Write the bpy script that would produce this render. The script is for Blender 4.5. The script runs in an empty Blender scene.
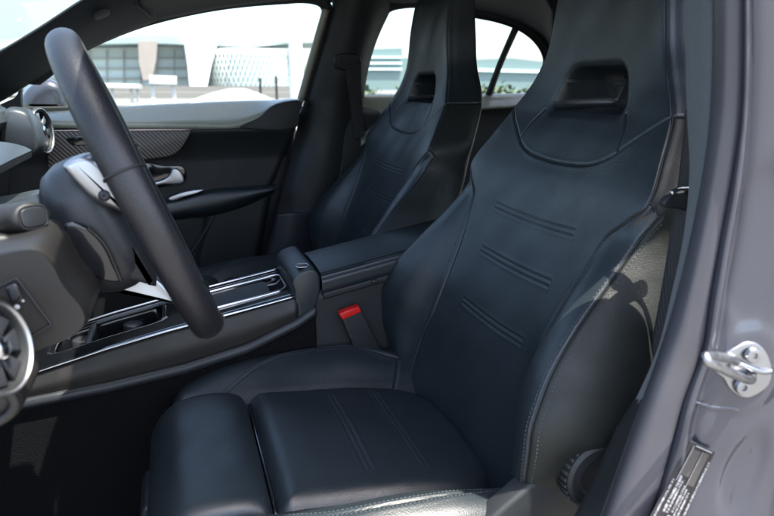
import bpy, bmesh, math, random
import numpy as np
from mathutils import Vector, Matrix, kdtree
random.seed(7); rng = np.random.default_rng(7)
SC = bpy.context.scene
COL = SC.collection
R = math.radians

# ------------------------------------------------------------------ camera numbers (metres, X to the car's rear, Y to its passenger side)
FPX = 640.0; PSI = R(18.25); PIT = R(14.9); CAM = np.array([0, 0, 1.0])
FW = np.array([math.sin(PSI)*math.cos(PIT), math.cos(PSI)*math.cos(PIT), -math.sin(PIT)])
RT = np.array([math.cos(PSI), -math.sin(PSI), 0.0]); UP = np.cross(RT, FW)

def at(x, y, ax, v):
    """survey helper: the world point seen at photo pixel x,y that lies on the plane X/Y/Z = v"""
    d = FW + RT*(x-387)/FPX - UP*(y-258)/FPX
    i = 'XYZ'.index(ax)
    return CAM + d*((v-CAM[i])/d[i])
from mathutils.bvhtree import BVHTree
def ats(pts, ax, v): return np.array([at(x, y, ax, v) for x, y in pts])
def yside(z): return 1.93-.30*max(0.0, z-.95)
def aside(x, y, off=0.0):
    Y = 1.9
    for _ in range(12):
        p = at(x, y, 'Y', Y); Y = yside(p[2])+off
    return at(x, y, 'Y', Y)
def asides(pts, off=0.0): return np.array([aside(x, y, off) for x, y in pts])

# ------------------------------------------------------------------ object helpers
def tag(o, label=None, cat=None, group=None, kind=None):
    if label: o['label'] = label
    if cat: o['category'] = cat
    if group: o['group'] = group
    if kind: o['kind'] = kind
    return o
def thing(name, label, cat, loc=(0, 0, 0), group=None):
    o = bpy.data.objects.new(name, None); COL.objects.link(o)
    o.location = loc; o.empty_display_size = .1
    bpy.context.view_layer.update()
    return tag(o, label, cat, group)
def link(name, me, mat, parent=None, smooth=True, label=None):
    o = bpy.data.objects.new(name, me); COL.objects.link(o)
    if mat is not None: me.materials.append(mat)
    if smooth and len(me.polygons): me.polygons.foreach_set('use_smooth', [True]*len(me.polygons))
    if parent is not None:
        o.parent = parent
        o.matrix_parent_inverse = Matrix.Translation(-abs_loc(parent)) if parent.type == 'EMPTY' else Matrix.Identity(4)
    if label: o['label'] = label
    return o
def abs_loc(o):
    v = Vector((0, 0, 0))
    while o is not None:
        if o.type == 'EMPTY': v = v + o.location
        o = o.parent
    return v
def mesh(name, V, F, mat, parent=None, smooth=True, solid=0.0, offset=0.0, label=None, autosmooth=None):
    me = bpy.data.meshes.new(name)
    me.from_pydata([tuple(map(float, v)) for v in V], [], [tuple(map(int, f)) for f in F]); me.update()
    o = link(name, me, mat, parent, smooth, label)
    if solid:
        m = o.modifiers.new('thick', 'SOLIDIFY'); m.thickness = solid; m.offset = offset
    if autosmooth is not None: sharp(o, autosmooth)
    return o
def sharp(o, ang=35):
    me = o.data; bm = bmesh.new(); bm.from_mesh(me)
    for e in bm.edges:
        if len(e.link_faces) == 2 and e.calc_face_angle(0) > R(ang): e.smooth = False
    bm.to_mesh(me); bm.free()
class MB:
    """collects pieces that belong to one part"""
    def __init__(s): s.V = []; s.F = []
    def add(s, V, F):
        b = len(s.V); s.V += [tuple(map(float, v)) for v in V]; s.F += [tuple(int(i)+b for i in f) for f in F]; return s
    def build(s, name, mat, parent=None, **k): return mesh(name, s.V, s.F, mat, parent, **k)

# ------------------------------------------------------------------ curves and surfaces
def pchip(xk, yk, x):
    xk = np.asarray(xk, float); yk = np.asarray(yk, float); x = np.clip(np.asarray(x, float), xk[0], xk[-1])
    h = np.diff(xk); dl = np.diff(yk)/h; m = np.zeros(len(xk)); m[0] = dl[0]; m[-1] = dl[-1]
    for i in range(1, len(xk)-1):
        if dl[i-1]*dl[i] > 0:
            w1 = 2*h[i]+h[i-1]; w2 = h[i]+2*h[i-1]; m[i] = (w1+w2)/(w1/dl[i-1]+w2/dl[i])
    i = np.clip(np.searchsorted(xk, x)-1, 0, len(xk)-2); t = (x-xk[i])/h[i]
    return ((2*t**3-3*t**2+1)*yk[i]+(t**3-2*t**2+t)*h[i]*m[i]+(-2*t**3+3*t**2)*yk[i+1]+(t**3-t**2)*h[i]*m[i+1])
def spl(P, n=60, closed=False):
    """centripetal-ish Catmull-Rom through points, resampled evenly"""
    P = np.asarray(P, float)
    if len(P) == 2 and not closed:
        t = np.linspace(0, 1, n)[:, None]; return P[0]*(1-t)+P[1]*t
    if closed: Q = np.vstack([P[-1], P, P[0], P[1]])
    else: Q = np.vstack([2*P[0]-P[1], P, 2*P[-1]-P[-2]])
    out = []
    for i in range(1, len(Q)-2):
        p0, p1, p2, p3 = Q[i-1:i+3]
        a = max(np.linalg.norm(p1-p0), 1e-9)**.5; b = max(np.linalg.norm(p2-p1), 1e-9)**.5; c = max(np.linalg.norm(p3-p2), 1e-9)**.5
        m1 = (p1-p0)/a-(p2-p0)/(a+b)+(p2-p1)/b; m2 = (p2-p1)/b-(p3-p1)/(b+c)+(p3-p2)/c
        m1 *= b; m2 *= b
        t = np.linspace(0, 1, 24, endpoint=False)[:, None]
        out.append((2*t**3-3*t**2+1)*p1+(t**3-2*t**2+t)*m1+(-2*t**3+3*t**2)*p2+(t**3-t**2)*m2)
    out = np.vstack(out+([Q[-2][None]]))
    return resample(out, n, closed)
def resample(P, n, closed=False):
    P = np.asarray(P, float); s = np.r_[0, np.cumsum(np.linalg.norm(np.diff(P, axis=0), axis=1))]
    t = np.linspace(0, s[-1], n+1)[:-1] if closed else np.linspace(0, s[-1], n)
    return np.stack([np.interp(t, s, P[:, k]) for k in range(P.shape[1])], 1)
def grid_faces(n, m, cu=False, cv=False):
    F = []
    for i in range(n if cu else n-1):
        for j in range(m if cv else m-1):
            a = i*m+j; b = i*m+(j+1) % m; c = ((i+1) % n)*m+(j+1) % m; d = ((i+1) % n)*m+j
            F.append((a, b, c, d))
    return F
def loft(curves, n=50, m=8, smooth=True):
    """surface through a list of 3D curves -> vertices, faces"""
    C = [spl(c, n) for c in curves]
    rows = []
    for i in range(n):
        pts = np.array([c[i] for c in C])
        rows.append(spl(pts, m*(len(C)-1)+1) if smooth else np.vstack([np.linspace(pts[k], pts[k+1], m, endpoint=False) for k in range(len(C)-1)]+[pts[-1:]]))
    P = np.array(rows)
    return P.reshape(-1, 3), grid_faces(P.shape[0], P.shape[1])
def frames(P, closed=False, up=None):
    n = len(P)
    T = (np.roll(P, -1, 0)-np.roll(P, 1, 0)) if closed else np.gradient(P, axis=0)
    T /= np.linalg.norm(T, axis=1)[:, None]+1e-12
    N = np.zeros_like(P)
    if up is not None:
        u = np.asarray(up, float)
        for i in range(n):
            v = u-T[i]*(u@T[i]); N[i] = v/np.linalg.norm(v)
    else:
        a = np.array([0, 0, 1.]) if abs(T[0][2]) < .9 else np.array([1., 0, 0])
        v = a-T[0]*(a@T[0]); N[0] = v/np.linalg.norm(v)
        for i in range(1, n):
            v = N[i-1]-T[i]*(N[i-1]@T[i]); N[i] = v/np.linalg.norm(v)
    return T, N, np.cross(T, N)
def tube(P, r, k=10, closed=False, up=None, ry=None, cap=True):
    P = np.asarray(P, float); T, N, B = frames(P, closed, up); n = len(P)
    r = np.broadcast_to(np.asarray(r, float), (n,)); ry_ = r if ry is None else np.broadcast_to(np.asarray(ry, float), (n,))
    a = np.linspace(0, 2*np.pi, k, endpoint=False)
    V = P[:, None]+N[:, None]*(np.cos(a)[None, :, None]*r[:, None, None])+B[:, None]*(np.sin(a)[None, :, None]*ry_[:, None, None])
    F = grid_faces(n, k, closed, True)
    if cap and not closed: F += [tuple(range(k))[::-1], tuple((n-1)*k+i for i in range(k))]
    return V.reshape(-1, 3), F
def box(c, s, bev=0.0, seg=2, rot=None):
    bm = bmesh.new(); bmesh.ops.create_cube(bm, size=1)
    for v in bm.verts: v.co = Vector((v.co.x*s[0], v.co.y*s[1], v.co.z*s[2]))
    if bev: bmesh.ops.bevel(bm, geom=bm.edges[:], offset=bev, segments=seg, profile=.5, affect='EDGES')
    M = Matrix.Translation(Vector(c)) @ (rot.to_4x4() if rot is not None else Matrix.Identity(4))
    V = [tuple(M @ v.co) for v in bm.verts]; bm.verts.index_update()
    F = [[v.index for v in f.verts] for f in bm.faces]; bm.free(); return V, F
def prism(outline, depth, bev=0.0, seg=3):
    """closed 3D outline pushed along a depth vector, rims rounded"""
    o = [Vector(map(float, p)) for p in outline]; d = Vector(map(float, depth)); n = len(o)
    bm = bmesh.new(); a = [bm.verts.new(p) for p in o]; b = [bm.verts.new(p+d) for p in o]
    bm.faces.new(a); bm.faces.new(b[::-1])
    for i in range(n): bm.faces.new((a[i], b[i], b[(i+1) % n], a[(i+1) % n]))
    bmesh.ops.recalc_face_normals(bm, faces=bm.faces[:])
    if bev:
        bm.edges.ensure_lookup_table()
        A = set(a); Bs = set(b)
        ed = [e for e in bm.edges if (e.verts[0] in A) == (e.verts[1] in A)]
        bmesh.ops.bevel(bm, geom=ed, offset=bev, segments=seg, profile=.5, affect='EDGES')
    bm.verts.index_update()
    V = [tuple(v.co) for v in bm.verts]; F = [[v.index for v in f.verts] for f in bm.faces]; bm.free(); return V, F
def lathe(c, axis, prof, k=40, up=None):
    """prof = list of (along axis, radius)"""
    ax = np.asarray(axis, float); ax /= np.linalg.norm(ax)
    u = np.array([0, 0, 1.]) if abs(ax[2]) < .9 else np.array([1., 0, 0])
    u = u-ax*(u@ax); u /= np.linalg.norm(u); v = np.cross(ax, u)
    a = np.linspace(0, 2*np.pi, k, endpoint=False)
    V = [np.asarray(c)+ax*t+(u*math.cos(x)+v*math.sin(x))*r for t, r in prof for x in a]
    return V, grid_faces(len(prof), k, False, True)
def dashes(P, Nrm, ln=.0034, gap=.0019, r=.00045, lift=.0002):
    """a line of thread stitches along P"""
    s = np.r_[0, np.cumsum(np.linalg.norm(np.diff(P, axis=0), axis=1))]
    mb = MB(); t = gap
    while t+ln < s[-1]:
        q = np.array([[np.interp(x, s, P[:, k])+lf*np.interp(x, s, Nrm[:, k]) for k in range(3)] for x, lf in ((t, -r), (t+.2*ln, lift+r*.6), (t+.8*ln, lift+r*.6), (t+ln, -r))])
        mb.add(*tube(q, r, 5)); t += ln+gap
    return mb
def recalc(o):
    bm = bmesh.new(); bm.from_mesh(o.data); bmesh.ops.recalc_face_normals(bm, faces=bm.faces[:]); bm.to_mesh(o.data); bm.free(); return o

# ------------------------------------------------------------------ materials
def nodes(name):
    m = bpy.data.materials.new(name); m.use_nodes = True
    nt = m.node_tree; b = nt.nodes['Principled BSDF']; return m, nt, b
def noise(nt, scale, detail=4, rough=.55, vec=None):
    n = nt.nodes.new('ShaderNodeTexNoise'); n.inputs['Scale'].default_value = scale; n.inputs['Detail'].default_value = detail; n.inputs['Roughness'].default_value = rough
    if vec is not None: nt.links.new(vec, n.inputs['Vector'])
    return n
def mat(name, col, rough=.5, metal=0.0, spec=.5, bump=None, var=.0, vscale=8, rvar=.0, coat=0.0, sheen=0.0, grain=None):
    m, nt, b = nodes(name)
    b.inputs['Base Color'].default_value = (*col, 1); b.inputs['Roughness'].default_value = rough
    b.inputs['Metallic'].default_value = metal; b.inputs['Specular IOR Level'].default_value = spec
    b.inputs['Coat Weight'].default_value = coat; b.inputs['Coat Roughness'].default_value = .05
    b.inputs['Sheen Weight'].default_value = sheen
    tc = nt.nodes.new('ShaderNodeTexCoord'); ob = tc.outputs['Object']
    if var:
        n = noise(nt, vscale, 5, .6, ob); mx = nt.nodes.new('ShaderNodeMix'); mx.data_type = 'RGBA'
        mx.inputs[6].default_value = (*[c*(1-var) for c in col], 1); mx.inputs[7].default_value = (*[min(1, c*(1+var)) for c in col], 1)
        nt.links.new(n.outputs['Fac'], mx.inputs[0]); nt.links.new(mx.outputs[2], b.inputs['Base Color'])
    if rvar:
        n = noise(nt, vscale*1.7, 5, .6, ob); mr = nt.nodes.new('ShaderNodeMapRange')
        mr.inputs[1].default_value = .3; mr.inputs[2].default_value = .7; mr.inputs[3].default_value = max(.02, rough-rvar); mr.inputs[4].default_value = min(1, rough+rvar)
        nt.links.new(n.outputs['Fac'], mr.inputs[0]); nt.links.new(mr.outputs[0], b.inputs['Roughness'])
    last = None
    for kind, scale, strength, dist in (bump or []):
        if kind == 'voronoi':
            t = nt.nodes.new('ShaderNodeTexVoronoi'); t.feature = 'SMOOTH_F1'; t.inputs['Scale'].default_value = scale; nt.links.new(ob, t.inputs['Vector']); out = t.outputs['Distance']
        elif kind == 'weave':
            t = nt.nodes.new('ShaderNodeTexWave'); t.inputs['Scale'].default_value = scale; nt.links.new(ob, t.inputs['Vector']); out = t.outputs['Fac']
        else:
            t = noise(nt, scale, 3, .6, ob); out = t.outputs['Fac']
        bp = nt.nodes.new('ShaderNodeBump'); bp.inputs['Strength'].default_value = strength; bp.inputs['Distance'].default_value = dist
        nt.links.new(out, bp.inputs['Height'])
        if last is not None: nt.links.new(last, bp.inputs['Normal'])
        last = bp.outputs['Normal']
    if last is not None: nt.links.new(last, b.inputs['Normal'])
    return m
LEATHER = mat('black_leather', (.0110, .0168, .0208), .42, spec=.66, bump=[('noise', 9, .10, .005), ('voronoi', 820, .36, .0007), ('noise', 60, .12, .0010)], var=.12, vscale=14, rvar=.05)
LEATHER_SIDE = mat('grained_leather', (.0115, .0135, .0120), .5, spec=.32, bump=[('noise', 8, .25, .006), ('voronoi', 900, .35, .0007), ('noise', 220, .2, .0008)], var=.15, vscale=20, rvar=.08)
THREAD = mat('grey_thread', (.045, .055, .06), .6)
SEAMDK = mat('seam_shadow_cord', (.010, .011, .013), .6)
RIML = mat('wheel_leather', (.012, .012, .015), .42, bump=[('voronoi', 520, .35, .0008), ('noise', 60, .10, .001)], var=.1, rvar=.06)
PLAST = mat('soft_black_plastic', (.0085, .0105, .012), .6, bump=[('voronoi', 1100, .22, .0005)], var=.1, vscale=10, rvar=.06)
DASHM = mat('sky_lit_dash_skin', (.032, .039, .047), .42, bump=[('voronoi', 1100, .2, .0005)], var=.1, rvar=.06)  # sky light through the windscreen put into a lighter, bluer base
PLASTG = mat('grey_plastic', (.016, .018, .022), .44, bump=[('voronoi', 1100, .18, .0005)], var=.08, rvar=.05)
PLASTB = mat('warm_grey_plastic', (.0115, .0100, .0090), .5, bump=[('voronoi', 1100, .25, .0005)], var=.1, rvar=.06)
TRIMF = mat('woven_pillar_trim', (.066, .082, .090), .8, bump=[('noise', 700, .5, .001)], var=.25, vscale=240, sheen=.1)
HEADL = mat('dark_headliner_cloth', (.012, .016, .021), .8, bump=[('noise', 900, .4, .001)], var=.2, vscale=300)
CARPET = mat('black_carpet', (.007, .007, .008), .95, bump=[('noise', 500, 1, .003)], var=.4, vscale=300, spec=.1)
GLOSS = mat('piano_black', (.006, .007, .009), .08, rvar=.04, coat=.4)
CHROME = mat('satin_chrome', (.55, .55, .56), .18, 1.0, rvar=.05)
SILVER = mat('satin_silver', (.40, .41, .43), .34, 1.0, rvar=.05, bump=[('noise', 400, .05, .0003)])
STEELZ = mat('zinc_plated_steel', (.33, .34, .36), .34, 1.0, rvar=.1, vscale=60, bump=[('noise', 150, .1, .0005)])
RUBBER = mat('rubber_seal', (.046, .046, .055), .42, bump=[('noise', 300, .12, .0006)], var=.1, rvar=.08)
PAINT = mat('grey_metallic_paint', (.046, .049, .064), .24, .25, coat=.6, rvar=.04, bump=[('noise', 5, .06, .004)], var=.06, vscale=900)
RED = mat('red_plastic', (.62, .012, .010), .35)
SCREEN = mat('black_screen_glass', (.004, .005, .006), .06, coat=.5)
BELT = mat('black_belt_webbing', (.014, .014, .016), .75, bump=[('weave', 260, .6, .0008)], var=.3, vscale=150)
BELTSILL = mat('sky_sheen_sill_pale_rubber', (.25, .26, .21), .27, rvar=.06, bump=[('noise', 300, .1, .0006)], var=.05)  # sky sheen of the black sills put into the colour; pale rubber shares it
WHITEP = mat('white_paint', (.42, .425, .42), .5, var=.03, vscale=1)
CONC = mat('pale_concrete', (.20, .19, .175), .85, var=.12, vscale=.6, bump=[('noise', 6, .3, .01)])
TERRA = mat('copper_cladding', (.30, .26, .235), .6, var=.15, vscale=.7)
GREENP = mat('green_grey_panel', (.30, .37, .36), .5, var=.1, vscale=.1)
BLOCK = mat('sea_green_block', (.15, .22, .22), .55, var=.1, vscale=.1)
DRUMW = mat('drum_cladding', (.84, .85, .84), .6, var=.04, vscale=1)
BGLASS = mat('tinted_facade_glass', (.64, .76, .76), .25, spec=.5, var=.12, vscale=.08)
LATT = mat('lattice_window_glass', (.24, .33, .33), .2, var=.3, vscale=.2)
SHRUB = mat('shrub_leaves', (.06, .085, .045), .7, var=.4, vscale=3)

def glass_mat(name, tint=(.70, .75, .74)):
    m = bpy.data.materials.new(name); m.use_nodes = True; nt = m.node_tree; nt.nodes.clear()
    o = nt.nodes.new('ShaderNodeOutputMaterial'); mx = nt.nodes.new('ShaderNodeMixShader'); fr = nt.nodes.new('ShaderNodeFresnel'); fr.inputs[0].default_value = 1.25
    t = nt.nodes.new('ShaderNodeBsdfTransparent'); t.inputs[0].default_value = (*tint, 1); g = nt.nodes.new('ShaderNodeBsdfGlossy'); g.inputs['Roughness'].default_value = .02
    nt.links.new(fr.outputs[0], mx.inputs[0]); nt.links.new(t.outputs[0], mx.inputs[1]); nt.links.new(g.outputs[0], mx.inputs[2]); nt.links.new(mx.outputs[0], o.inputs[0]); return m
GLASS = glass_mat('window_glass')

def carbon():
    m, nt, b = nodes('carbon_weave')
    tc = nt.nodes.new('ShaderNodeTexCoord'); mp = nt.nodes.new('ShaderNodeMapping'); mp.inputs['Rotation'].default_value = (0, R(42), 0)
    nt.links.new(tc.outputs['Object'], mp.inputs[0])
    w = nt.nodes.new('ShaderNodeTexWave'); w.bands_direction = 'X'; w.inputs['Scale'].default_value = 38; w.inputs['Distortion'].default_value = .3
    nt.links.new(mp.outputs[0], w.inputs['Vector'])
    cr = nt.nodes.new('ShaderNodeValToRGB'); cr.color_ramp.elements[0].position = .25; cr.color_ramp.elements[1].position = .75
    cr.color_ramp.elements[0].color = (.012, .0115, .011, 1); cr.color_ramp.elements[1].color = (.105, .092, .085, 1)
    nt.links.new(w.outputs['Fac'], cr.inputs[0]); nt.links.new(cr.outputs[0], b.inputs['Base Color'])
    b.inputs['Roughness'].default_value = .35; bp = nt.nodes.new('ShaderNodeBump'); bp.inputs['Strength'].default_value = .4; bp.inputs['Distance'].default_value = .001
    nt.links.new(w.outputs['Fac'], bp.inputs['Height']); nt.links.new(bp.outputs[0], b.inputs['Normal']); return m
CARBON = carbon()

# ================================================================== SEATS
YC = .833
def groove(P, N, polys, depth, width, puff=0.0):
    """press seam lines (lists of 3D points) into grid P along normals N"""
    pts = np.vstack([resample(p, max(8, int(np.sum(np.linalg.norm(np.diff(p, axis=0), axis=1))/.0012))) for p in polys])
    kd = kdtree.KDTree(len(pts))
    for i, p in enumerate(pts): kd.insert(Vector(p), i)
    kd.balance()
    V = P.reshape(-1, 3); d = np.array([kd.find(Vector(v))[2] for v in V]).reshape(P.shape[:2])
    s = -depth*np.exp(-(d/width)**2)+puff*np.exp(-((d-3.2*width)/(1.8*width))**2)
    return P+N*s[..., None], d
def gnormals(P):
    du = np.gradient(P, axis=0); dv = np.gradient(P, axis=1); n = np.cross(du, dv); return n/(np.linalg.norm(n, axis=2)[..., None]+1e-12)
def part_of(P, mask, name, m, parent, label=None):
    n, k = P.shape[:2]; idx = -np.ones(n*k, int); F = []
    ii, jj = np.nonzero(mask)
    q = np.stack([ii*k+jj, ii*k+jj+1, (ii+1)*k+jj+1, (ii+1)*k+jj], 1)
    used = np.unique(q); idx[used] = np.arange(len(used))
    return mesh(name, P.reshape(-1, 3)[used], idx[q], m, parent, label=label)

def make_seat():
    root = thing('car_seat', "driver's seat in black leather with an integrated headrest, nearest the camera beside the open doorway", 'car seat', (.2, YC, .2))
    # ---- backrest: one wrapped surface, rows in height, columns round the section
    z1 = np.r_[np.linspace(.44, .955, 330), np.linspace(.9565, 1.045, 80), np.linspace(1.047, 1.255, 80)]
    dB = pchip([.44, .50, .553, .618, .673, .732, .785, .819, .845, .87, .92, .966, 1.01, 1.06, 1.135, 1.2, 1.26], [.182, .182, .178, .160, .154, .160, .172, .184, .212, .234, .215, .192, .160, .136, .121, .112, .098], z1)
    XB = pchip([.44, .50, .553, .618, .673, .732, .785, .819, .845, .87, .92, .966, 1.01, 1.06, 1.135, 1.26], [.372, .383, .397, .416, .434, .460, .483, .497, .505, .515, .545, .5725, .590, .599, .603, .620], z1)
    dD = pchip([.44, .50, .54, .566, .618, .672, .732, .785, .824, .87, .92, .966, 1.01, 1.06, 1.135, 1.2, 1.26], [.225, .245, .26, .268, .274, .266, .250, .238, .233, .248, .230, .206, .174, .150, .134, .124, .110], z1)
    XD = pchip([.44, .50, .54, .566, .618, .672, .732, .785, .824, .87, .92, .966, 1.01, 1.06, 1.135, 1.26], [.39, .372, .36, .354, .353, .372, .419, .472, .507, .535, .566, .594, .612, .620, .624, .642], z1)
    bul = pchip([.44, .55, .65, .75, .83, .87, 1.3], [.004, .014, .020, .015, .004, .001, .0], z1)
    dE = pchip([.44, .50, .54, .58, .62, .673, .732, .785, .824, .87, .92, .966, 1.06, 1.2, 1.26], [.23, .25, .268, .292, .305, .298, .278, .260, .252, .256, .238, .214, .156, .128, .112], z1)
    XE = pchip([.44, .55, .62, .673, .732, .785, .824, .87, .92, .966, 1.06, 1.2, 1.26], [.44, .43, .435, .452, .492, .535, .565, .595, .618, .640, .660, .665, .672], z1)
    XA = pchip([.44, .55, .654, .736, .819, .87, .89, .93, .97, 1.036, 1.12, 1.26], [.385, .410, .446, .480, .514, .537, .548, .568, .588, .603, .606, .622], z1)
    XG = XB+pchip([.44, .8, .97, 1.1, 1.26], [.16, .15, .125, .095, .075], z1)
    dF = dE-.028; XF = pchip([0, 1], [0, 1], np.zeros_like(z1))+XG-.035
    top = np.clip((z1-1.19)/.065, 0, .999); shrink = np.sqrt(1-top**2)
    seg = [110, 36, 34, 34, 20, 22]
    rows = []
    for i, z in enumerate(z1):
        A = (0, XA[i]); B = (dB[i], XB[i]); D = (dD[i], XD[i]); Cc = (.5*(dB[i]+dD[i])+.2*bul[i], .5*(XB[i]+XD[i])-bul[i])
        E_ = (dE[i], XE[i]); F_ = (dF[i], XF[i]); G = (0, XG[i])
        K = np.array([A, B, Cc, D, E_, F_, G], float)
        K[:, 0] *= .25+.75*shrink[i]; K[:, 1] = XG[i]*.5+XB[i]*.5+(K[:, 1]-(XG[i]*.5+XB[i]*.5))*(.3+.7*shrink[i])
        full = np.vstack([[-K[1, 0], K[1, 1]], K, [-K[5, 0], K[5, 1]]])
        half = []
        for q in range(1, len(full)-2):
            p0, p1, p2, p3 = full[q-1:q+3]
            t = np.linspace(0, 1, seg[q-1], endpoint=False)[:, None]
            a = np.linalg.norm(p1-p0)**.5+1e-6; b = np.linalg.norm(p2-p1)**.5+1e-6; c = np.linalg.norm(p3-p2)**.5+1e-6
            m1 = ((p1-p0)/a-(p2-p0)/(a+b)+(p2-p1)/b)*b; m2 = ((p2-p1)/b-(p3-p1)/(b+c)+(p3-p2)/c)*b
            half.append((2*t**3-3*t**2+1)*p1+(t**3-2*t**2+t)*m1+(-2*t**3+3*t**2)*p2+(t**3-t**2)*m2)
        half = np.vstack(half+[K[-1:]])
        loop = np.vstack([half[::-1]*[-1, 1], half[1:]])           # from back centre round the front to back centre
        rows.append(np.c_[loop[:, 1], loop[:, 0], np.full(len(loop), z)])
    P = np.array(rows); n, k = P.shape[:2]; c0 = k//2; cs = np.cumsum([0]+seg)
    N = -gnormals(P)
    if N[250, c0, 0] > 0: N = -N
    def fpt(dy, z, G=None):
        G = P if G is None else G
        i = np.interp(z, z1, np.arange(n)); i0 = int(min(i, n-2)); f = i-i0; lo, hi = c0-cs[3]-4, c0+cs[3]+4
        out = []
        for r_ in (i0, i0+1):
            j = np.interp(dy, P[r_, lo:hi, 1], np.arange(lo, hi)); j0 = int(min(j, k-2)); g = j-j0
            out.append(G[r_, j0]*(1-g)+G[r_, j0+1]*g)
        return out[0]*(1-f)+out[1]*f
    def fline(pts, num=60, G=None):
        q = spl(np.array(pts, float), num); return np.array([fpt(a, b, G) for a, b in q])
    def colline(col, za, zb): m_ = (z1 >= za) & (z1 <= zb); return P[m_, col]
    iB, iD = cs[1], cs[3]
    yoke = [(-.194, .967), (-.148, .934), (-.118, .912), (-.085, .899), (-.045, .893), (0, .891), (.045, .893), (.085, .899), (.118, .912), (.148, .934), (.194, .967)]
    S = dict(bl=colline(c0-iB, .44, .872), br=colline(c0+iB, .44, .872), sl=colline(c0-iB, .872, 1.2), sr=colline(c0+iB, .872, 1.2),
             dl=colline(c0-iD, .46, .856), dr=colline(c0+iD, .46, .856), yk=fline(yoke, 90))
    for s in (-1, 1):
        S['in%d' % s] = fline([(s*.100, .966), (s*.118, .945), (s*.127, .917)], 20)
        S['top%d' % s] = np.array([P[np.argmin(abs(z1-z)), c0+s*j] for j, z in zip(range(iB, iD+1, 4), np.linspace(.872, .856, len(range(iB, iD+1, 4))))])
        m_ = np.argmin(abs(z1-.967)); S['hs%d' % s] = P[m_, c0+s*iB:c0+s*cs[5]:s]
    major = [S[q] for q in S]
    quilts = []
    for zc, half in ((.806, .112), (.735, .104), (.650, .098)):
        for off in (.0040, -.0040):
            quilts.append(fline([(-half, zc+off+.004), (-half*.4, zc+off), (half*.4, zc+off), (half, zc+off+.004)], 40))
    P2, dist = groove(P, N, major, .0018, .0016, .0002)
    P2, dq = groove(P2, N, quilts, .0006, .0013, .0003)
    # headrest opening: the front rolls in, the tunnel runs through to the back
    Y_ = P[..., 1]; Z_ = P[..., 2]; hw = np.interp(Z_, [.962, 1.036], [.097, .066])
    qx = abs(Y_)-(hw-.024); qz = abs(Z_-.998)-(.036-.024)
    sd = np.hypot(np.maximum(qx, 0), np.maximum(qz, 0))+np.minimum(np.maximum(qx, qz), 0)-.024
    jj = np.arange(k)[None, :]; front = abs(jj-c0) < iB; back = abs(jj-c0) > cs[5]
    XGz = XG[:, None]
    t = np.clip(-sd/.012, 0, 1); roll = np.clip((sd+.006)/.016, 0, 1); lip = .007*(1-roll)**2
    XL = np.empty_like(Y_)
    for i in range(n): XL[i] = np.interp(abs(Y_[i]), P[i, c0+cs[5]:, 1][::-1], P[i, c0+cs[5]:, 0][::-1])
    disp = np.where(front, (XL-.002-P2[..., 0])*np.clip((-sd-.003)/.0060, 0, 1)+np.where(sd < .011, lip, 0), 0)
    P2[..., 0] += disp
    keep = ~((sd < -.0128) & (front | back))
    # fine body-scale unevenness of stuffed leather
    u = P[..., 1]*23; v = P[..., 2]*19
    P2 += N*(.0006*np.sin(u*1.3+2*np.sin(v*.7))*np.sin(v*1.1+.5)+.0005*np.sin(u*2.9+v*2.3))[..., None]
    fc = lambda A: .25*(A[:-1, :-1]+A[1:, :-1]+A[:-1, 1:]+A[1:, 1:])
    kf = keep[:-1, :-1] & keep[1:, 1:] & keep[:-1, 1:] & keep[1:, :-1]
    zc = fc(P[..., 2]); yc = fc(P[..., 1]); jc = abs(np.arange(k-1)+.5-c0)[None, :]+0*zc
    yk = np.interp(abs(yc), [abs(a) for a, b in yoke[5:]], [b for a, b in yoke[5:]])
    cen = jc < iB; inset = cen & (zc > yk) & (zc < .968) & (abs(yc) < np.interp(zc, [.917, .945, .966], [.127, .118, .100]))
    headm = (cen & (zc > yk) & ~inset) | ((jc >= iB) & (jc < cs[5]) & (zc > .967))
    bolst = (jc >= iB) & (jc < iD) & (zc < np.interp(jc, [iB, iD], [.872, .856]))
    shellm = jc >= cs[5]
    side = (jc < cs[5]) & ~cen & ~bolst & ~headm
    sgn = (np.arange(k-1)+.5-c0 > 0)[None, :] & (zc > 0)
    bk = part_of(P2, kf & cen & (zc <= yk), 'backrest', LEATHER, root)
    part_of(P2, kf & inset, 'neck_pad', LEATHER, root)
    hd = part_of(P2, kf & headm, 'headrest', LEATHER, root)
    for s_ in (sgn, ~sgn):
        b_ = part_of(P2, kf & bolst & s_, 'back_bolster', LEATHER, root)
        part_of(P2, kf & side & s_, 'side_panel', LEATHER_SIDE, root)
    part_of(P2, kf & shellm, 'back_shell', PLAST, root)
    # thread along the seams
    Ng = N
    def thread(col, za, zb, doff):
        m_ = (z1 >= za) & (z1 <= zb); c_ = P2[m_, col]; n_ = Ng[m_, col]
        dashes(c_, n_).build('stitching', THREAD, bk)
    for s in (-1, 1):
        thread(c0+s*(iB+5), .50, .862, 0); thread(c0+s*(iD-5), .50, .85, 0); thread(c0+s*(iD+5), .50, .85, 0)
    for q in quilts:
        qq = np.array([fpt(p[1], p[2], P2) for p in q]); dashes(qq, np.tile([-.95, 0, .3], (len(qq), 1)), r=.0004).build('stitching', THREAD, bk)
    yq = fline([(a*.985, b-.005) for a, b in yoke], 90, P2); dashes(yq, np.tile([-.95, 0, .3], (len(yq), 1)), r=.0003).build('stitching', THREAD, hd)
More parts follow.
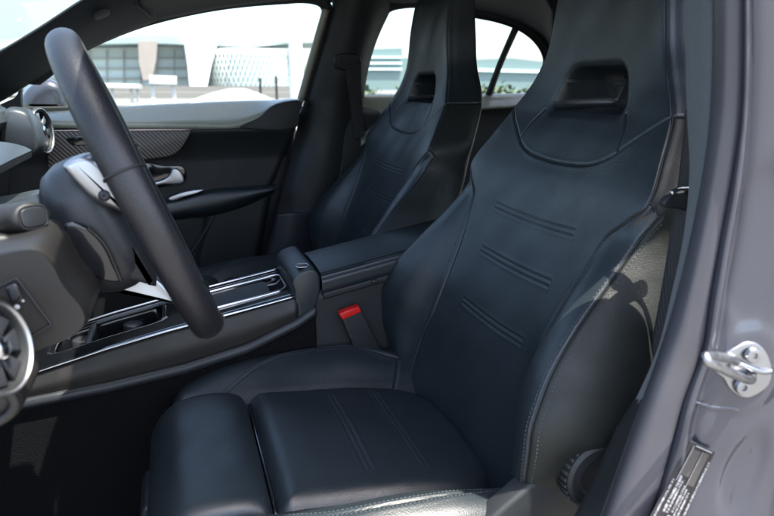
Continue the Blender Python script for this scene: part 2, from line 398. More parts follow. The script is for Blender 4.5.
    # dark cord sunk in the bottom of the seams
    for key, par in (('yk', hd), ('in-1', hd), ('in1', hd), ('sl', hd), ('sr', hd), ('bl', bk), ('br', bk), ('top-1', bk), ('top1', bk), ('hs-1', hd), ('hs1', hd), ('dl', bk), ('dr', bk)):
        q = resample(S[key], 90); cc = np.array([q[:, 0].mean(), 0, 0]); nn = np.array([-.93, 0, .2]) if key[:2] not in ('hs', 'dl', 'dr') else np.array([-.4, np.sign(q[:, 1].mean())*.9, 0])
        mesh('seam', *tube(q-nn*.0012, .0009, 6), SEAMDK, par)
    # ---- cushion
    p_ = lambda x: pchip([-.09, -.06, 0, .1, .17, .25, .34, .44], [.510, .512, .514, .511, .505, .498, .483, .468], x)
    c_ = lambda x: pchip([-.06, -.04, -.01, .04, .11, .2, .27, .35, .45], [.46, .485, .506, .523, .535, .541, .538, .522, .495], x)
    xs = np.linspace(-.052, .45, 240); rows = []
    for x in xs:
        p = float(p_(x)); c = float(c_(x)); e = max(0.0, (-.012-x)/.0402); drop = .075*(1-math.sqrt(max(0, 1-e*e)))
        half = spl([(0, p-.030), (.10, p-.030), (.148, p-.016), (.172, p-.001+.1*(c-p)), (.203, .4*p+.6*c+.004), (.232, c), (.258, c-.007), (.275, c-.030), (.281, c-.075), (.272, c-.16)], 220)
        loop = np.vstack([half[::-1]*[-1, 1], half[1:]])
        inn = .012*e*e
        rows.append(np.c_[np.full(len(loop), x), loop[:, 0]*(1-inn), loop[:, 1]-drop])
    Q = np.array(rows); NQ = gnormals(Q); NQ *= np.sign(NQ[120, Q.shape[1]//2, 2])
    def qpt(x, dy, G):
        i = np.interp(x, xs, np.arange(len(xs))); i0 = int(min(i, len(xs)-2)); f = i-i0; r0 = Q[i0]; lo = 66; hi = Q.shape[1]-66
        j = np.interp(dy, r0[lo:hi, 1], np.arange(lo, hi)); j0 = int(j); g = j-j0
        return (G[i0, j0]*(1-g)+G[i0, j0+1]*g)*(1-f)+(G[i0+1, j0]*(1-g)+G[i0+1, j0+1]*g)*f
    crest = [(.045, .166), (.085, .196), (.125, .218), (.17, .231), (.23, .234), (.30, .228), (.36, .214), (.43, .205)]
    seams = []
    for s in (-1, 1):
        q = spl(np.array(crest)*[1, s], 70); seams.append(np.array([qpt(a, b, Q) for a, b in q]))
        q = spl(np.array([(.335, s*.150), (.355, s*.185), (.366, s*.212)]), 20); seams.append(np.array([qpt(a, b, Q) for a, b in q]))
    Q2, dc = groove(Q, NQ, seams, .0030, .0022, .0006)
    Q2 += NQ*(.0010*np.sin(Q[..., 0]*31+2*np.sin(Q[..., 1]*17))*np.sin(Q[..., 1]*27+1))[..., None]
    yq = .25*(Q[:-1, :-1, 1]+Q[1:, :-1, 1]+Q[:-1, 1:, 1]+Q[1:, 1:, 1]); xq = .5*(Q[:-1, :-1, 0]+Q[1:, :-1, 0])
    under = (abs(yq) < .12) & (xq < .33)
    for s_ in (yq > 0, yq <= 0): part_of(Q2, s_ & ~under, 'cushion_bolster', LEATHER, root)
    # centre panel
    xg = np.linspace(.082, .412, 190); yg = np.linspace(-.176, .176, 170); XX, YY = np.meshgrid(xg, yg, indexing='ij')
    def sdr(x, y, cx, hx, hy, r):
        qx = abs(x-cx)-(hx-r); qy = abs(y)-(hy-r); return np.hypot(np.maximum(qx, 0), np.maximum(qy, 0))+np.minimum(np.maximum(qx, qy), 0)-r
    rr = np.where(XX > .25, .085, .014)
    s = sdr(XX, YY, .2455, .1555, .158, rr)
    ZZ = p_(XX)+.004+.006*(1-(YY/.16)**2)*np.clip((.40-XX)/.2, 0, 1)
    e = np.clip((s+.026)/.036, 0, 1.3); ZZ -= .030*e**2.6
    ZZ += .0012*np.sin(XX*37+YY*9)*np.sin(YY*33+1.3)
    Cg = np.stack([XX, YY, ZZ], 2); NC = gnormals(Cg); NC *= np.sign(NC[90, 80, 2])
    ql = []
    for xc in (.213, .292):
        for o_ in (-.0042, .0042): ql.append(np.array([(xc+o_, yy, float(np.interp(yy, yg, ZZ[np.argmin(abs(xg-xc))]))) for yy in np.linspace(-.11, .118, 50)]))
    Cg, dq = groove(Cg, NC, ql, .0009, .0014, .0005)
    sc_ = fc(s); cu = part_of(Cg, sc_ < .0095, 'cushion', LEATHER, root)
    for q in ql:
        q = q.copy(); q[:, 2] = [float(np.interp(y_, yg, Cg[np.argmin(abs(xg-q[0, 0])), :, 2])) for y_ in q[:, 1]]
        dashes(q, np.tile([0, 0, 1.], (len(q), 1)), r=.0004).build('stitching', THREAD, cu)
    for s in (-1, 1):
        for o_ in (.006, -.006):
            q = spl((np.array(crest)+[0, o_])*[1, s], 90); L = np.array([qpt(a, b, Q2) for a, b in q]); dashes(L, np.tile([0, 0, 1.], (len(L), 1))).build('stitching', THREAD, cu)
    # thigh support block, its own roll-front cushion with a piped rear rim
    sec = spl([(.070, .43), (.080, .47), (.079, .498), (.071, .514), (.048, .5245), (0, .526), (-.030, .519), (-.054, .499), (-.068, .474), (-.073, .44), (-.069, .39), (-.055, .355), (-.03, .345)], 90)
    ys = np.linspace(-.160, .160, 110); rows = []
    for y in ys:
        e = max(0, (abs(y)-.132)/.028); kx = 1-.17*(1-math.sqrt(max(0, 1-min(e, 1)**2)))
        q = (sec-[0, .42])*[1-(1-kx)*.35, kx]+[0, .42]; q[:, 1] += .004*(1-(y/.16)**2)+.0008*math.sin(y*60)*np.sin(sec[:, 0]*50)
        rows.append(np.c_[q[:, 0], np.full(len(q), y), q[:, 1]])
    T_ = np.array(rows); Vt = T_.reshape(-1, 3); Ft = grid_faces(T_.shape[0], T_.shape[1]); m_ = T_.shape[1]
    Ft += [tuple(range(m_)), tuple((len(ys)-1)*m_+i for i in range(m_))[::-1]]
    th = mesh('thigh_support', Vt, Ft, LEATHER, root); recalc(th); sharp(th, 60)
    mesh('piping', *tube(np.array([(.0825, y, .500-.02*max(0, (abs(y)-.135)/.025)**2) for y in np.linspace(-.156, .156, 60)]), .0022, 8), GLOSS, th)
    # base and covers under the cushion
    bm_ = MB(); bm_.add(*box((.18, 0, .33), (.44, .46, .10), .03, 3)); bm_.add(*box((-.02, 0, .36), (.10, .30, .06), .02, 3))
    for s in (-1, 1): bm_.add(*box((.17, s*.2, .245), (.52, .05, .09), .01, 2))
    bm_.build('seat_base', PLAST, root)
    for o in root.children_recursive:
        o.matrix_parent_inverse = Matrix.Identity(4) if o.parent.type != 'EMPTY' else Matrix.Translation(Vector((-.2, 0, -.2)))
    return root
driver = make_seat()
def copy_tree(o, parent=None):
    c = o.copy(); COL.objects.link(c)
    if parent is not None: c.parent = parent; c.matrix_parent_inverse = o.matrix_parent_inverse.copy()
    for ch in o.children: copy_tree(ch, c)
    return c
pas = copy_tree(driver); pas.name = 'car_seat.001'; pas.location = (.207, YC+.70, .2)
pas['label'] = "front passenger seat in black leather beyond the centre console, beside the far door pillar"; pas['category'] = 'car seat'
for o in (driver, pas): o['group'] = 'front seats of the car'
# parts only the driver's seat shows
def seatpart(name, VF, m, parent=driver, **k):
    return mesh(name, *VF, m, parent, **k)
bk_ = seatpart('belt_buckle', prism(ats([(341, 316), (360, 308), (382, 350), (360, 362)], 'Y', 1.068), (0, .020, 0), .003), SEAMDK)
seatpart('release_button', prism(ats([(339.5, 314), (359, 306.5), (361.5, 312), (342.5, 320)], 'Y', 1.066), (0, .020, 0), .002), RED, bk_)
kn = np.asarray(at(591, 470, 'Y', .545))
knob = seatpart('adjuster_knob', lathe(kn, (0, -1, 0), [(-.012, .0), (-.012, .035), (-.010, .0395), (.012, .0395), (.016, .036), (.017, .026), (.013, .022), (.013, .0)], 48), PLAST); sharp(knob, 40)
mb = MB()
for i in range(30):
    a = i*2*math.pi/30; c = kn+np.array([math.cos(a)*.0400, -.001, math.sin(a)*.0400]); mb.add(*box(c, (.0035, .020, .0045), .001, 1, Matrix.Rotation(-a, 3, 'Y')))
mb.build('knob_ribs', PLAST, knob)
sh = ats([(470, 540), (500, 512), (535, 482), (562, 456), (572, 447), (600, 432), (640, 425), (640, 560), (470, 560)], 'Y', .560)
seatpart('side_shield', prism(spl(sh[:6], 30).tolist()+sh[6:].tolist(), (0, .03, 0), .006), PLAST)
lv = np.array([at(152, 468, 'Y', .97), at(146, 470, 'Y', .97), at(142, 482, 'Y', .97), at(143, 500, 'Y', .97), at(148, 516, 'Y', .97), at(156, 530, 'Y', .97), at(170, 530, 'Y', .97), at(165, 470, 'Y', .97)])
seatpart('height_lever', prism(spl(lv, 40, True), (0, -.10, 0), .006), PLASTG)

# rear bench
rear = thing('rear_bench', 'rear bench seat in dark leather behind the two front seats', 'bench seat', (1.4, 1.18, .2))
def slab(c, s, bev, ang): return box(c, s, bev, 5, Matrix.Rotation(R(ang), 3, 'Y'))
mesh('rear_cushion', *slab((1.15, 1.18, .42), (.5, 1.22, .16), .05, -6), LEATHER, rear)
for yy in (.82, 1.54): mesh('rear_backrest', *slab((1.46, yy, .70), (.14, .66, .56), .05, 22), LEATHER, rear)
for yy in (.83, 1.18, 1.53): mesh('rear_headrest', *slab((1.60, yy, 1.0), (.10, .24, .14), .045, 15), LEATHER, rear)

# ================================================================== STEERING WHEEL
wc = np.array([-.040, .80, .881]); e1 = np.array([.358, 0, -.934]); e2 = np.array([.072, -1., 0]); e2 -= e1*(e2@e1)/(e1@e1); e2 /= np.linalg.norm(e2); wn = -np.cross(e1, e2)
W = lambda a, b, c: wc+e1*a+e2*b+wn*c
wheel = thing('steering_wheel', 'steering wheel seen edge on, leather rim with silver spokes, in front of the driver seat', 'steering wheel', tuple(W(0, 0, -.05)))
RW = .1760
def rim_pt(a):
    y = math.cos(a)*RW; x = math.sin(a)*RW*1.0
    if y > .150: y = .150+(y-.150)*.75          # gently flattened bottom
    return W(y, x, 0)
ang = np.linspace(0, 2*np.pi, 160, endpoint=False); RP = np.array([rim_pt(a) for a in ang])
V, F = [], []
ka = np.linspace(0, 2*np.pi, 22, endpoint=False)
for i, a in enumerate(ang):
    rad = RP[i]-wc; rad = rad/np.linalg.norm(rad)
    grip = 1+.07*math.exp(-((((a-math.pi/2+math.pi) % (2*math.pi))-math.pi-.55)/.35)**2)+.07*math.exp(-((((a+math.pi/2+math.pi) % (2*math.pi))-math.pi+.55)/.35)**2)
    for x in ka:
        V.append(RP[i]+rad*math.cos(x)*.0160*grip+wn*math.sin(x)*.0176*grip)
rim = mesh('rim', V, grid_faces(160, 22, True, True), RIML, wheel); recalc(rim)
def rim_ring(a, r1, r2, m, name):
    rad = rim_pt(a)-wc; rad /= np.linalg.norm(rad); c = rim_pt(a)
    mesh(name, *tube(np.array([c+rad*math.cos(x)*r1+wn*math.sin(x)*r2 for x in np.linspace(0, 2*np.pi, 40, endpoint=False)]), .0013, 6, closed=True), m, rim)
for a in (R(104), R(25), R(-104), R(-25)): rim_ring(a, .0174, .0190, SEAMDK, 'rim_seam')
# hub, airbag cover, spokes, paddle
def rsup(a, b, p, n=60):
    t = np.linspace(0, 2*np.pi, n, endpoint=False); return np.stack([np.sign(np.cos(t))*abs(np.cos(t))**p*a, np.sign(np.sin(t))*abs(np.sin(t))**p*b], 1)
rows = []
for dpt, sc in ((-.098, .55), (-.094, .74), (-.085, .90), (-.070, .99), (-.052, 1.0), (-.040, .97), (-.030, .88), (-.024, .72), (-.022, .4), (-.0215, .05)):
    rows.append([W(.012+x*sc, y*sc, dpt) for x, y in rsup(.078, .088, .62)])
G_ = np.array(rows); hub = mesh('airbag_hub', G_.reshape(-1, 3), grid_faces(G_.shape[0], G_.shape[1], False, True)+[tuple(range(60))[::-1]], PLASTG, wheel); recalc(hub)
def spoke(name, pts, wid, thick, m, parent=wheel):
    P = spl(np.array(pts), 24); V, F = tube(P, np.interp(np.linspace(0, 1, 24), np.linspace(0, 1, len(wid)), wid), 14, up=wn, ry=None)
    return P
def plate(name, outline, Y0, dep, m, parent, bev=.004):
    return mesh(name, *prism(spl(ats(outline, 'Y', Y0), 44, True), (0, dep, 0), bev), m, parent)
sil = ats([(62, 166), (76, 158), (92, 158), (108, 172), (122, 196), (128, 214), (112, 209), (97, 203), (84, 193), (70, 178)], 'Y', .705)
mesh('spoke', *prism(spl(sil, 40, True), (0, .055, 0), .006), SILVER, wheel)
mesh('spoke', *prism([W(-.02, -.07, -.05), W(-.02, -.165, -.006), W(.03, -.165, -.006), W(.05, -.07, -.05)], wn*.010, .003), SILVER, wheel)
low = ats([(101, 289), (120, 284), (140, 276), (155, 278), (168, 290), (176, 305), (160, 302), (130, 295)], 'Y', .79)
mesh('spoke', *prism(spl(low, 40, True), (0, .07, 0), .005), SILVER, wheel)
arm = ats([(104, 205), (118, 214), (133, 240), (150, 272), (157, 288), (140, 284), (124, 280), (108, 245)], 'Y', .72)
mesh('spoke_cover', *prism(spl(arm, 40, True), (0, .05, 0), .008), PLAST, wheel)
pad = ats([(64, 225), (72, 222), (88, 228), (104, 244), (114, 264), (121, 281), (108, 282), (88, 272), (73, 252)], 'Y', .70)
mesh('shift_paddle', *prism(spl(pad, 40, True), (0, .012, 0), .003), GLOSS, wheel)
edge = spl(ats([(88, 228), (104, 244), (114, 264), (121, 281)], 'Y', .697), 30); mesh('paddle_edge', *tube(edge, .0022, 8), PLASTB, wheel)
mesh('spoke_button', *lathe(at(104, 196, 'Y', .702), (0, -1, 0), [(-.002, .0001), (.002, .0), (.002, .005), (-.002, .006)], 24), PLASTG, wheel)

# column and stalk
colm = thing('steering_column', 'steering column shroud with a stubby control stalk, left of the wheel', 'steering column', tuple(W(0, 0, -.15)))
rows = []
for t, sa, sb in ((-.085, .052, .06), (-.10, .062, .07), (-.14, .066, .075), (-.24, .066, .075), (-.34, .06, .07)):
    rows.append([W(.02+x, y, t) for x, y in rsup(sa, sb, .7, 40)])
G_ = np.array(rows); recalc(mesh('column_shroud', G_.reshape(-1, 3), grid_faces(G_.shape[0], 40, False, True), PLAST, colm))
sp = np.array([at(-60, 224, 'Y', .745), at(-20, 222, 'Y', .715), at(20, 218, 'Y', .69), at(33, 217, 'Y', .675)])
stk = mesh('control_stalk', *tube(spl(sp, 30), np.r_[np.full(8, .0115), np.linspace(.0115, .0150, 6), np.full(14, .0152), [.0146, .0128]], 20, up=(0, 0, 1), ry=np.r_[np.full(8, .014), np.linspace(.014, .019, 6), np.full(14, .0192), [.0186, .0168]]), PLASTB, colm)
d_ = sp[3]-sp[2]; d_ /= np.linalg.norm(d_)
us = np.cross(d_, [0, 0, 1.]); us /= np.linalg.norm(us); vs = np.cross(us, d_)
ring = lambda a, b, t: np.array([sp[3]+us*p+vs*q_+d_*t for p, q_ in rsup(a, b, .55, 40)])
mesh('stalk_button', *prism(ring(.0125, .0095, -.002), d_*.0042, .0012), PLASTG, stk)
mesh('stalk_ring', *tube(ring(.0138, .0107, .0004), .0010, 6, closed=True), SEAMDK, stk)
ig = at(2, 248, 'Y', .66)
mesh('column_adjuster', *lathe(ig, (.25, -1, .1), [(-.02, .012), (.003, .0125), (.006, .0105), (.006, 0)], 30), PLASTB, colm)

# ================================================================== DASHBOARD
dash = thing('dashboard', 'grey dashboard with round chrome vents and a gloss screen, left of the steering wheel', 'dashboard', (-.5, 1.18, .7))
def inset(o, k, dx=0, dz=0):
    o = np.array(o); c = o.mean(0); return ((o-c)*k+c+[dx, dz]).tolist()
def sect_sweep(name, sections, m, n=40, parent=dash, ends=True):
    """sections: list of closed XZ outlines at given Y"""
    rows = []
    for Y, o in sections: rows.append([(x, Y, z) for x, z in spl(np.array(o, float), n, True)])
    G_ = np.array(rows); F = grid_faces(G_.shape[0], n, False, True)
    if ends: F += [tuple(range(n))[::-1], tuple((G_.shape[0]-1)*n+i for i in range(n))]
    o = mesh(name, G_.reshape(-1, 3), F, m, parent); recalc(o); sharp(o, 50); return o
pd = lambda pts, Y: [(p[0], p[2]) for p in ats(pts, 'Y', Y)]
body = [(-.75, .93), (-.50, .965), (-.36, .958), (-.30, .935), (-.285, .90), (-.30, .86), (-.40, .80), (-.50, .70), (-.75, .66)]
up_ = [(-.85, .955), (-.60, .985), (-.45, .985), (-.362, .972), (-.335, .945), (-.338, .915), (-.40, .895), (-.60, .89), (-.85, .89)]
lw_ = [(-.85, .885), (-.60, .885), (-.42, .885), (-.355, .880), (-.345, .84), (-.37, .79), (-.44, .74), (-.60, .70), (-.85, .70)]
sect_sweep('dash_top', [(1.02, up_), (1.3, up_), (1.6, up_), (1.70, [(x-.01, z-.006) for x, z in up_])], DASHM)
sect_sweep('dash_lower', [(1.02, lw_), (1.3, lw_), (1.6, lw_), (1.72, [(x-.02, z-.01) for x, z in lw_])], DASHM)
def vent(c, ax, r, n, label):
    v = mesh('air_vent', *lathe(c, ax, [(-.03, r*.93), (-.005, r*.99), (.004, r), (.007, r*.97), (.007, r*.90), (.0, r*.86), (-.025, r*.82), (-.03, .0)], 56), PLAST, dash, label=label); sharp(v, 40)
    mesh('vent_ring', *lathe(c, ax, [(.000, r*1.03), (.008, r*1.03), (.010, r*1.01), (.010, r*.97), (.007, r*.95), (-.004, r*.94)], 56), SILVER, v)
    axn = np.asarray(ax, float); axn /= np.linalg.norm(axn); u = np.cross(axn, [0, 0, 1.]); u /= np.linalg.norm(u); w = np.cross(axn, u)
    for i in range(n):
        a = 2*math.pi*i/n+.3; dr = u*math.cos(a)+w*math.sin(a); tn = -u*math.sin(a)+w*math.cos(a)
        o = [np.asarray(c)+dr*r*.24-tn*.003, np.asarray(c)+dr*r*.82-tn*.009, np.asarray(c)+dr*r*.82+tn*.009, np.asarray(c)+dr*r*.24+tn*.003]
        mesh('vent_vane', *prism(o, axn*.004, .0012, 2), SILVER if r > .04 else PLASTG, v)
    mesh('vent_hub', *lathe(c, ax, [(-.02, r*.26), (.008, r*.26), (.011, r*.2), (.0115, 0)], 30), CHROME, v)
vent(at(40, 131, 'Y', 1.66), (.86, -.22, .06), .050, 7, 'far round vent at the passenger end of the dashboard')
_vp = pd([(10, 160), (10, 108), (32, 110), (42, 128), (45, 150)], 1.64)
sect_sweep('vent_pod', [(1.575, inset(_vp, .80)), (1.580, inset(_vp, .90)), (1.592, inset(_vp, .97)), (1.61, pd([(10, 160), (10, 108), (32, 110), (42, 128), (45, 150)], 1.64)), (1.70, pd([(12, 160), (12, 110), (33, 112), (43, 130), (46, 150)], 1.66))], DASHM, 40)
vent(at(-9, 350, 'Y', .50), (.93, -.30, .22), .034, 7, 'near round vent at the driver end, close to the camera')
# binnacle with the wide screen in front of the wheel
bn = [(-.36, .915), (-.26, .930), (-.205, .926), (-.185, .915), (-.19, .905), (-.25, .900), (-.36, .885)]
sect_sweep('instrument_hood', [(.66, [(x-.05, z-.045) for x, z in bn]), (.70, [(x-.03, z-.018) for x, z in bn]), (.78, [(x-.01, z-.006) for x, z in bn]), (.88, bn), (1.0, bn), (1.06, [(x-.03, z-.01) for x, z in bn])], DASHM)
scr = mesh('display_screen', *prism([(-.215, .69, .897), (-.215, 1.02, .897), (-.245, 1.02, .80), (-.245, .69, .80)], (-.012, 0, .004), .003), SCREEN, dash)
mb = MB()
for yy, zz, w, h in ((.735, .874, .030, .006), (.76, .860, .05, .003), (.80, .868, .02, .010), (.84, .872, .05, .004), (.72, .845, .03, .004), (.90, .866, .06, .005)):
    x0 = -.215+(zz-.897)/(.097)*.030+.0012; mb.add(*box((x0, yy, zz), (.0006, w, h), 0, 1, Matrix.Rotation(R(17), 3, 'Y')))
mb.build('screen_readout', mat('screen_white', (.8, .85, .9), .4), scr, smooth=False)
sect_sweep('display_shelf', [(.64, [(-.36, .85), (-.22, .862), (-.165, .868), (-.16, .858), (-.22, .845), (-.36, .83)]), (.95, [(-.36, .85), (-.22, .862), (-.165, .868), (-.16, .858), (-.22, .845), (-.36, .83)])], DASHM)
_lb = [(-.88, .88), (-.46, .885), (-.385, .85), (-.40, .72), (-.52, .52), (-.88, .46)]
sect_sweep('dash_body', [(.585, inset(_lb, .9)), (.60, inset(_lb, .97)), (.62, _lb), (1.2, _lb), (1.76, _lb)], PLAST)
# knee panel under the column
kp = pd([(-70, 262), (0, 243), (46, 236), (58, 246), (72, 272), (92, 298), (93, 311), (80, 324), (55, 334), (26, 345), (-70, 385)], .64)
kpan = sect_sweep('knee_panel', [(.600, inset(kp, .93)), (.606, inset(kp, .97)), (.62, inset(kp, .995)), (.66, kp), (.74, inset(kp, 1.0)), (.84, inset(kp, .99, -.02, -.005)), (.95, inset(kp, .9, -.05, -.01))], PLASTB, 60)
Yk = .5985
gl = ats([(-30, 300), (0, 286), (16.5, 278), (34, 302), (51.5, 325), (30, 337.5), (0, 350)], 'Y', Yk)
mesh('cover_gap', *tube(resample(gl, 60), .0012, 6), SEAMDK, kpan)
sw = ats([(7, 286), (17, 283), (21, 290), (23, 298), (14, 303), (9, 295)], 'Y', Yk+.001); swo = mesh('brake_switch', *prism(spl(sw, 24, True), (0, -.004, 0), .0015), GLOSS, kpan)
mesh('switch_rocker', *prism(spl(ats([(10, 288), (16, 286), (20, 296), (14, 300)], 'Y', Yk-.003), 20, True), (0, -.003, 0), .001), PLASTG, swo)
for q, r_ in (((17, 307), .0022), ((23, 301), .0012)):
    mesh('switch_symbol', *lathe(at(*q, 'Y', Yk), (0, -1, 0), [(0, r_), (.0006, r_*.9), (.0006, 0)], 20), WHITEP, kpan)
# end of the dash at the near side, carrying the near vent
recalc(mesh('dash_end', *prism(spl(ats([(-90, 330), (-20, 330), (-4, 350), (10, 385), (22, 402), (16, 420), (-4, 432), (-90, 450)], 'Y', .52), 40, True), (0, .09, 0), .012), PLASTB, dash))
mesh('dash_end_trim', *tube(spl(ats([(2, 378), (9, 392), (15, 404), (10, 414), (-6, 424)], 'Y', .517), 30), .004, 10), PLASTB, dash)
# ================================================================== CENTRE CONSOLE
cons = thing('center_console', 'centre console with gloss black tray, touchpad and padded armrest between the front seats', 'console', (.1, 1.18, .3))
YN, YF = 1.095, 1.272
near_top = ats([(-30, 392), (34, 371), (107, 347), (165, 330), (228, 313), (297, 294)], 'Y', YN)
xs_ = near_top[:, 0]; zs_ = near_top[:, 2]
ztop = lambda x: np.interp(x, xs_, zs_)
xx = np.linspace(-.34, .19, 60)
band = ats([(-30, 412), (30, 402), (110, 386), (185, 368), (247, 348), (297, 323), (318, 308)], 'Y', YN-.004)
# side wall: leather-look flank, raised band, carpeted foot
g0 = np.array([(x, YN, ztop(x)-.006) for x in xx]); bx = np.interp(xx, band[:, 0], band[:, 0]); bz = np.interp(xx, band[:, 0], band[:, 2])
g1 = np.array([(x, YN-.006, z+.009) for x, z in zip(xx, bz)])
mesh('console_flank', *loft([g0, .5*(g0+g1)+[0, -.005, 0], g1], 60, 6), PLASTB, cons, solid=.004)
xb = np.linspace(-.34, .222, 70); zb = np.interp(xb, band[:, 0], band[:, 2])
mesh('console_rail', *loft([np.c_[xb, 0*xb+YN-.004, zb+.010], np.c_[xb, 0*xb+YN-.013, zb+.006], np.c_[xb, 0*xb+YN-.014, zb-.003], np.c_[xb, 0*xb+YN-.006, zb-.010]], 70, 6), PLASTG, cons, solid=.004)
mesh('console_foot', *loft([np.c_[xb, 0*xb+YN-.004, zb-.008], np.c_[xb, 0*xb+YN-.010, .55*zb+.45*.22], np.c_[xb, 0*xb+YN-.03, 0*xb+.19]], 70, 6), CARPET, cons, solid=.004)
wx = np.linspace(.18, .56, 40)
mesh('console_rear_side', *loft([np.c_[wx, 0*wx+YN+.006, .632+.185*(wx-.18)], np.c_[wx, 0*wx+YN+.002, .56+0*wx], np.c_[wx, 0*wx+YN-.004, .48+0*wx], np.c_[wx, 0*wx+YN-.006, .2+0*wx]], 40, 8), PLAST, cons, solid=.004)
# gloss deck with tray, cup holder
def deck(x, y, h=0): return np.array([x, y, ztop(x)-h])
deckx = np.linspace(-.36, .20, 90); decky = np.linspace(YN-.001, YF, 60); DX, DY = np.meshgrid(deckx, decky, indexing='ij')
DZ = np.interp(DX, xs_, zs_)-.0
def rr2(x, y, cx, cy, hx, hy, r):
    qx = abs(x-cx)-(hx-r); qy = abs(y-cy)-(hy-r); return np.hypot(np.maximum(qx, 0), np.maximum(qy, 0))+np.minimum(np.maximum(qx, qy), 0)-r
cup = rr2(DX, DY, -.135, 1.20, .095, .052, .02); tray = rr2(DX, DY, .09, 1.185, .088, .050, .015)
DZ = DZ-.075*np.clip(-cup/.008, 0, 1)-.007*np.clip(-tray/.006, 0, 1)-.004*np.clip((abs(DY-1.18)-.078)/.012, 0, 1)**2
dk = mesh('console_deck', np.stack([DX, DY, DZ], 2).reshape(-1, 3), grid_faces(90, 60), GLOSS, cons)
def frame_line(cx, cy, hx, hy, r, lift, rad, m, name, k=80):
    t = np.linspace(0, 2*np.pi, k, endpoint=False)
    p = rsup(hx, hy, .25, k); P = np.array([deck(cx+a, cy+b, -lift) for a, b in p]); return mesh(name, *tube(resample(np.vstack([P, P[:1]]), k, True), rad, 8, closed=True), m, dk)
frame_line(.09, 1.185, .090, .052, .015, .001, .0030, CHROME, 'touchpad_frame')
tp = [deck(.09+a, 1.185+b, .004) for a, b in rsup(.060, .040, .22, 40)]; mesh('touchpad', *prism(tp, (0, 0, .003), .001), PLAST, dk)
mesh('cup_holder', *tube(np.array([deck(-.135+a, 1.20+b, .004) for a, b in rsup(.094, .052, .3, 60)]), .0035, 8, closed=True), GLOSS, dk)
mesh('cup_divider', *box(deck(-.17, 1.20, .03), (.012, .10, .06), .004), PLASTG, dk)
for dx in (-.19, -.10): mesh('cup_spring', *lathe(deck(dx, 1.235, .05), (0, 0, 1), [(0, .018), (.03, .018), (.032, .015), (.032, 0)], 24), PLASTG, dk)
l1 = np.array([(x, YN-.004, ztop(x)-.002) for x in np.linspace(-.33, .185, 60)]); mesh('chrome_strip', *tube(l1, .0022, 8), CHROME, cons)
l3 = np.array([(x, YF, ztop(x)+.001) for x in np.linspace(-.33, .185, 60)]); mesh('chrome_strip', *tube(l3, .0025, 8), CHROME, cons)
mesh('console_far_side', *loft([np.c_[xx, 0*xx+YF+.002, ztop(xx)], np.c_[xx, 0*xx+YF+.01, ztop(xx)-.08], np.c_[xx, 0*xx+YF+.03, 0*xx+.2]], 60, 6), PLAST, cons, solid=.004)
# start of the armrest: rounded cap with a lock button, then the padded lid
capo = ats([(292, 283), (296.5, 275.5), (306, 270.5), (314, 269.5), (319, 275), (320.5, 286), (318.5, 299), (310.5, 314), (296, 321.5), (295.5, 304), (294, 291)], 'Y', 1.088)
cap = mesh('armrest_cap', *prism(spl(capo, 60, True), (0, .186, 0), .004, 3), LEATHER, cons); recalc(cap); sharp(cap, 60)
c3 = np.array([at(x, y, 'Y', 1.175) for x, y in [(294, 264.5), (303, 262), (308.5, 266), (299, 270)]]); c3 = np.array([[p[0], p[1], p[2]] for p in c3])
cz = max(p[2] for p in capo); 
bb = rsup(.011, .012, .4, 30); bc = at(302, 266, 'Z', cz+.0008)
mesh('lock_button', *prism([(bc[0]+a, bc[1]+b, cz+.0006) for a, b in bb], (0, 0, .0015), .0005), PLASTG, cap)
mesh('button_outline', *tube(np.array([(bc[0]+a, bc[1]+b, cz+.0018) for a, b in bb]), .0011, 6, closed=True), CHROME, cap)
lx = np.linspace(.236, .62, 60); rows = []
for x in lx:
    z = .668+.185*(x-.236); s = spl([(1.098, z-.036), (1.093, z-.028), (1.092, z-.018), (1.094, z-.004), (1.104, z+.003), (1.14, z+.008), (1.183, z+.009), (1.23, z+.008), (1.262, z+.003), (1.272, z-.004), (1.274, z-.03)], 70)
    rows.append(np.c_[np.full(70, x), s])
L = np.array(rows); NL = gnormals(L); NL *= np.sign(NL[30, 35, 2])
sm = [L[:, np.argmin(abs(L[30, :, 1]-1.099)+10*(L[30, :, 2] < .68))], L[:, np.argmin(abs(L[30, :, 1]-1.267)+10*(L[30, :, 2] < .68))], L[:, 10]]
L2, _ = groove(L, NL, sm, .0022, .0022, .0007)
lid = mesh('armrest_lid', np.vstack([L2.reshape(-1, 3)]), grid_faces(60, 70)+[tuple(range(70))], LEATHER, cons); recalc(lid); sharp(lid, 60)
for c_ in (7, 14): dashes(L2[:, c_], NL[:, c_]).build('stitching', THREAD, lid)
mesh('lid_latch', *box((.335, 1.089, .652), (.012, .006, .006), .002), PLASTG, cons)
mesh('lid_gap', *box((.42, 1.12, .664), (.37, .05, .014), .003, 2, Matrix.Rotation(R(-10.5), 3, 'Y')), SEAMDK, cons)

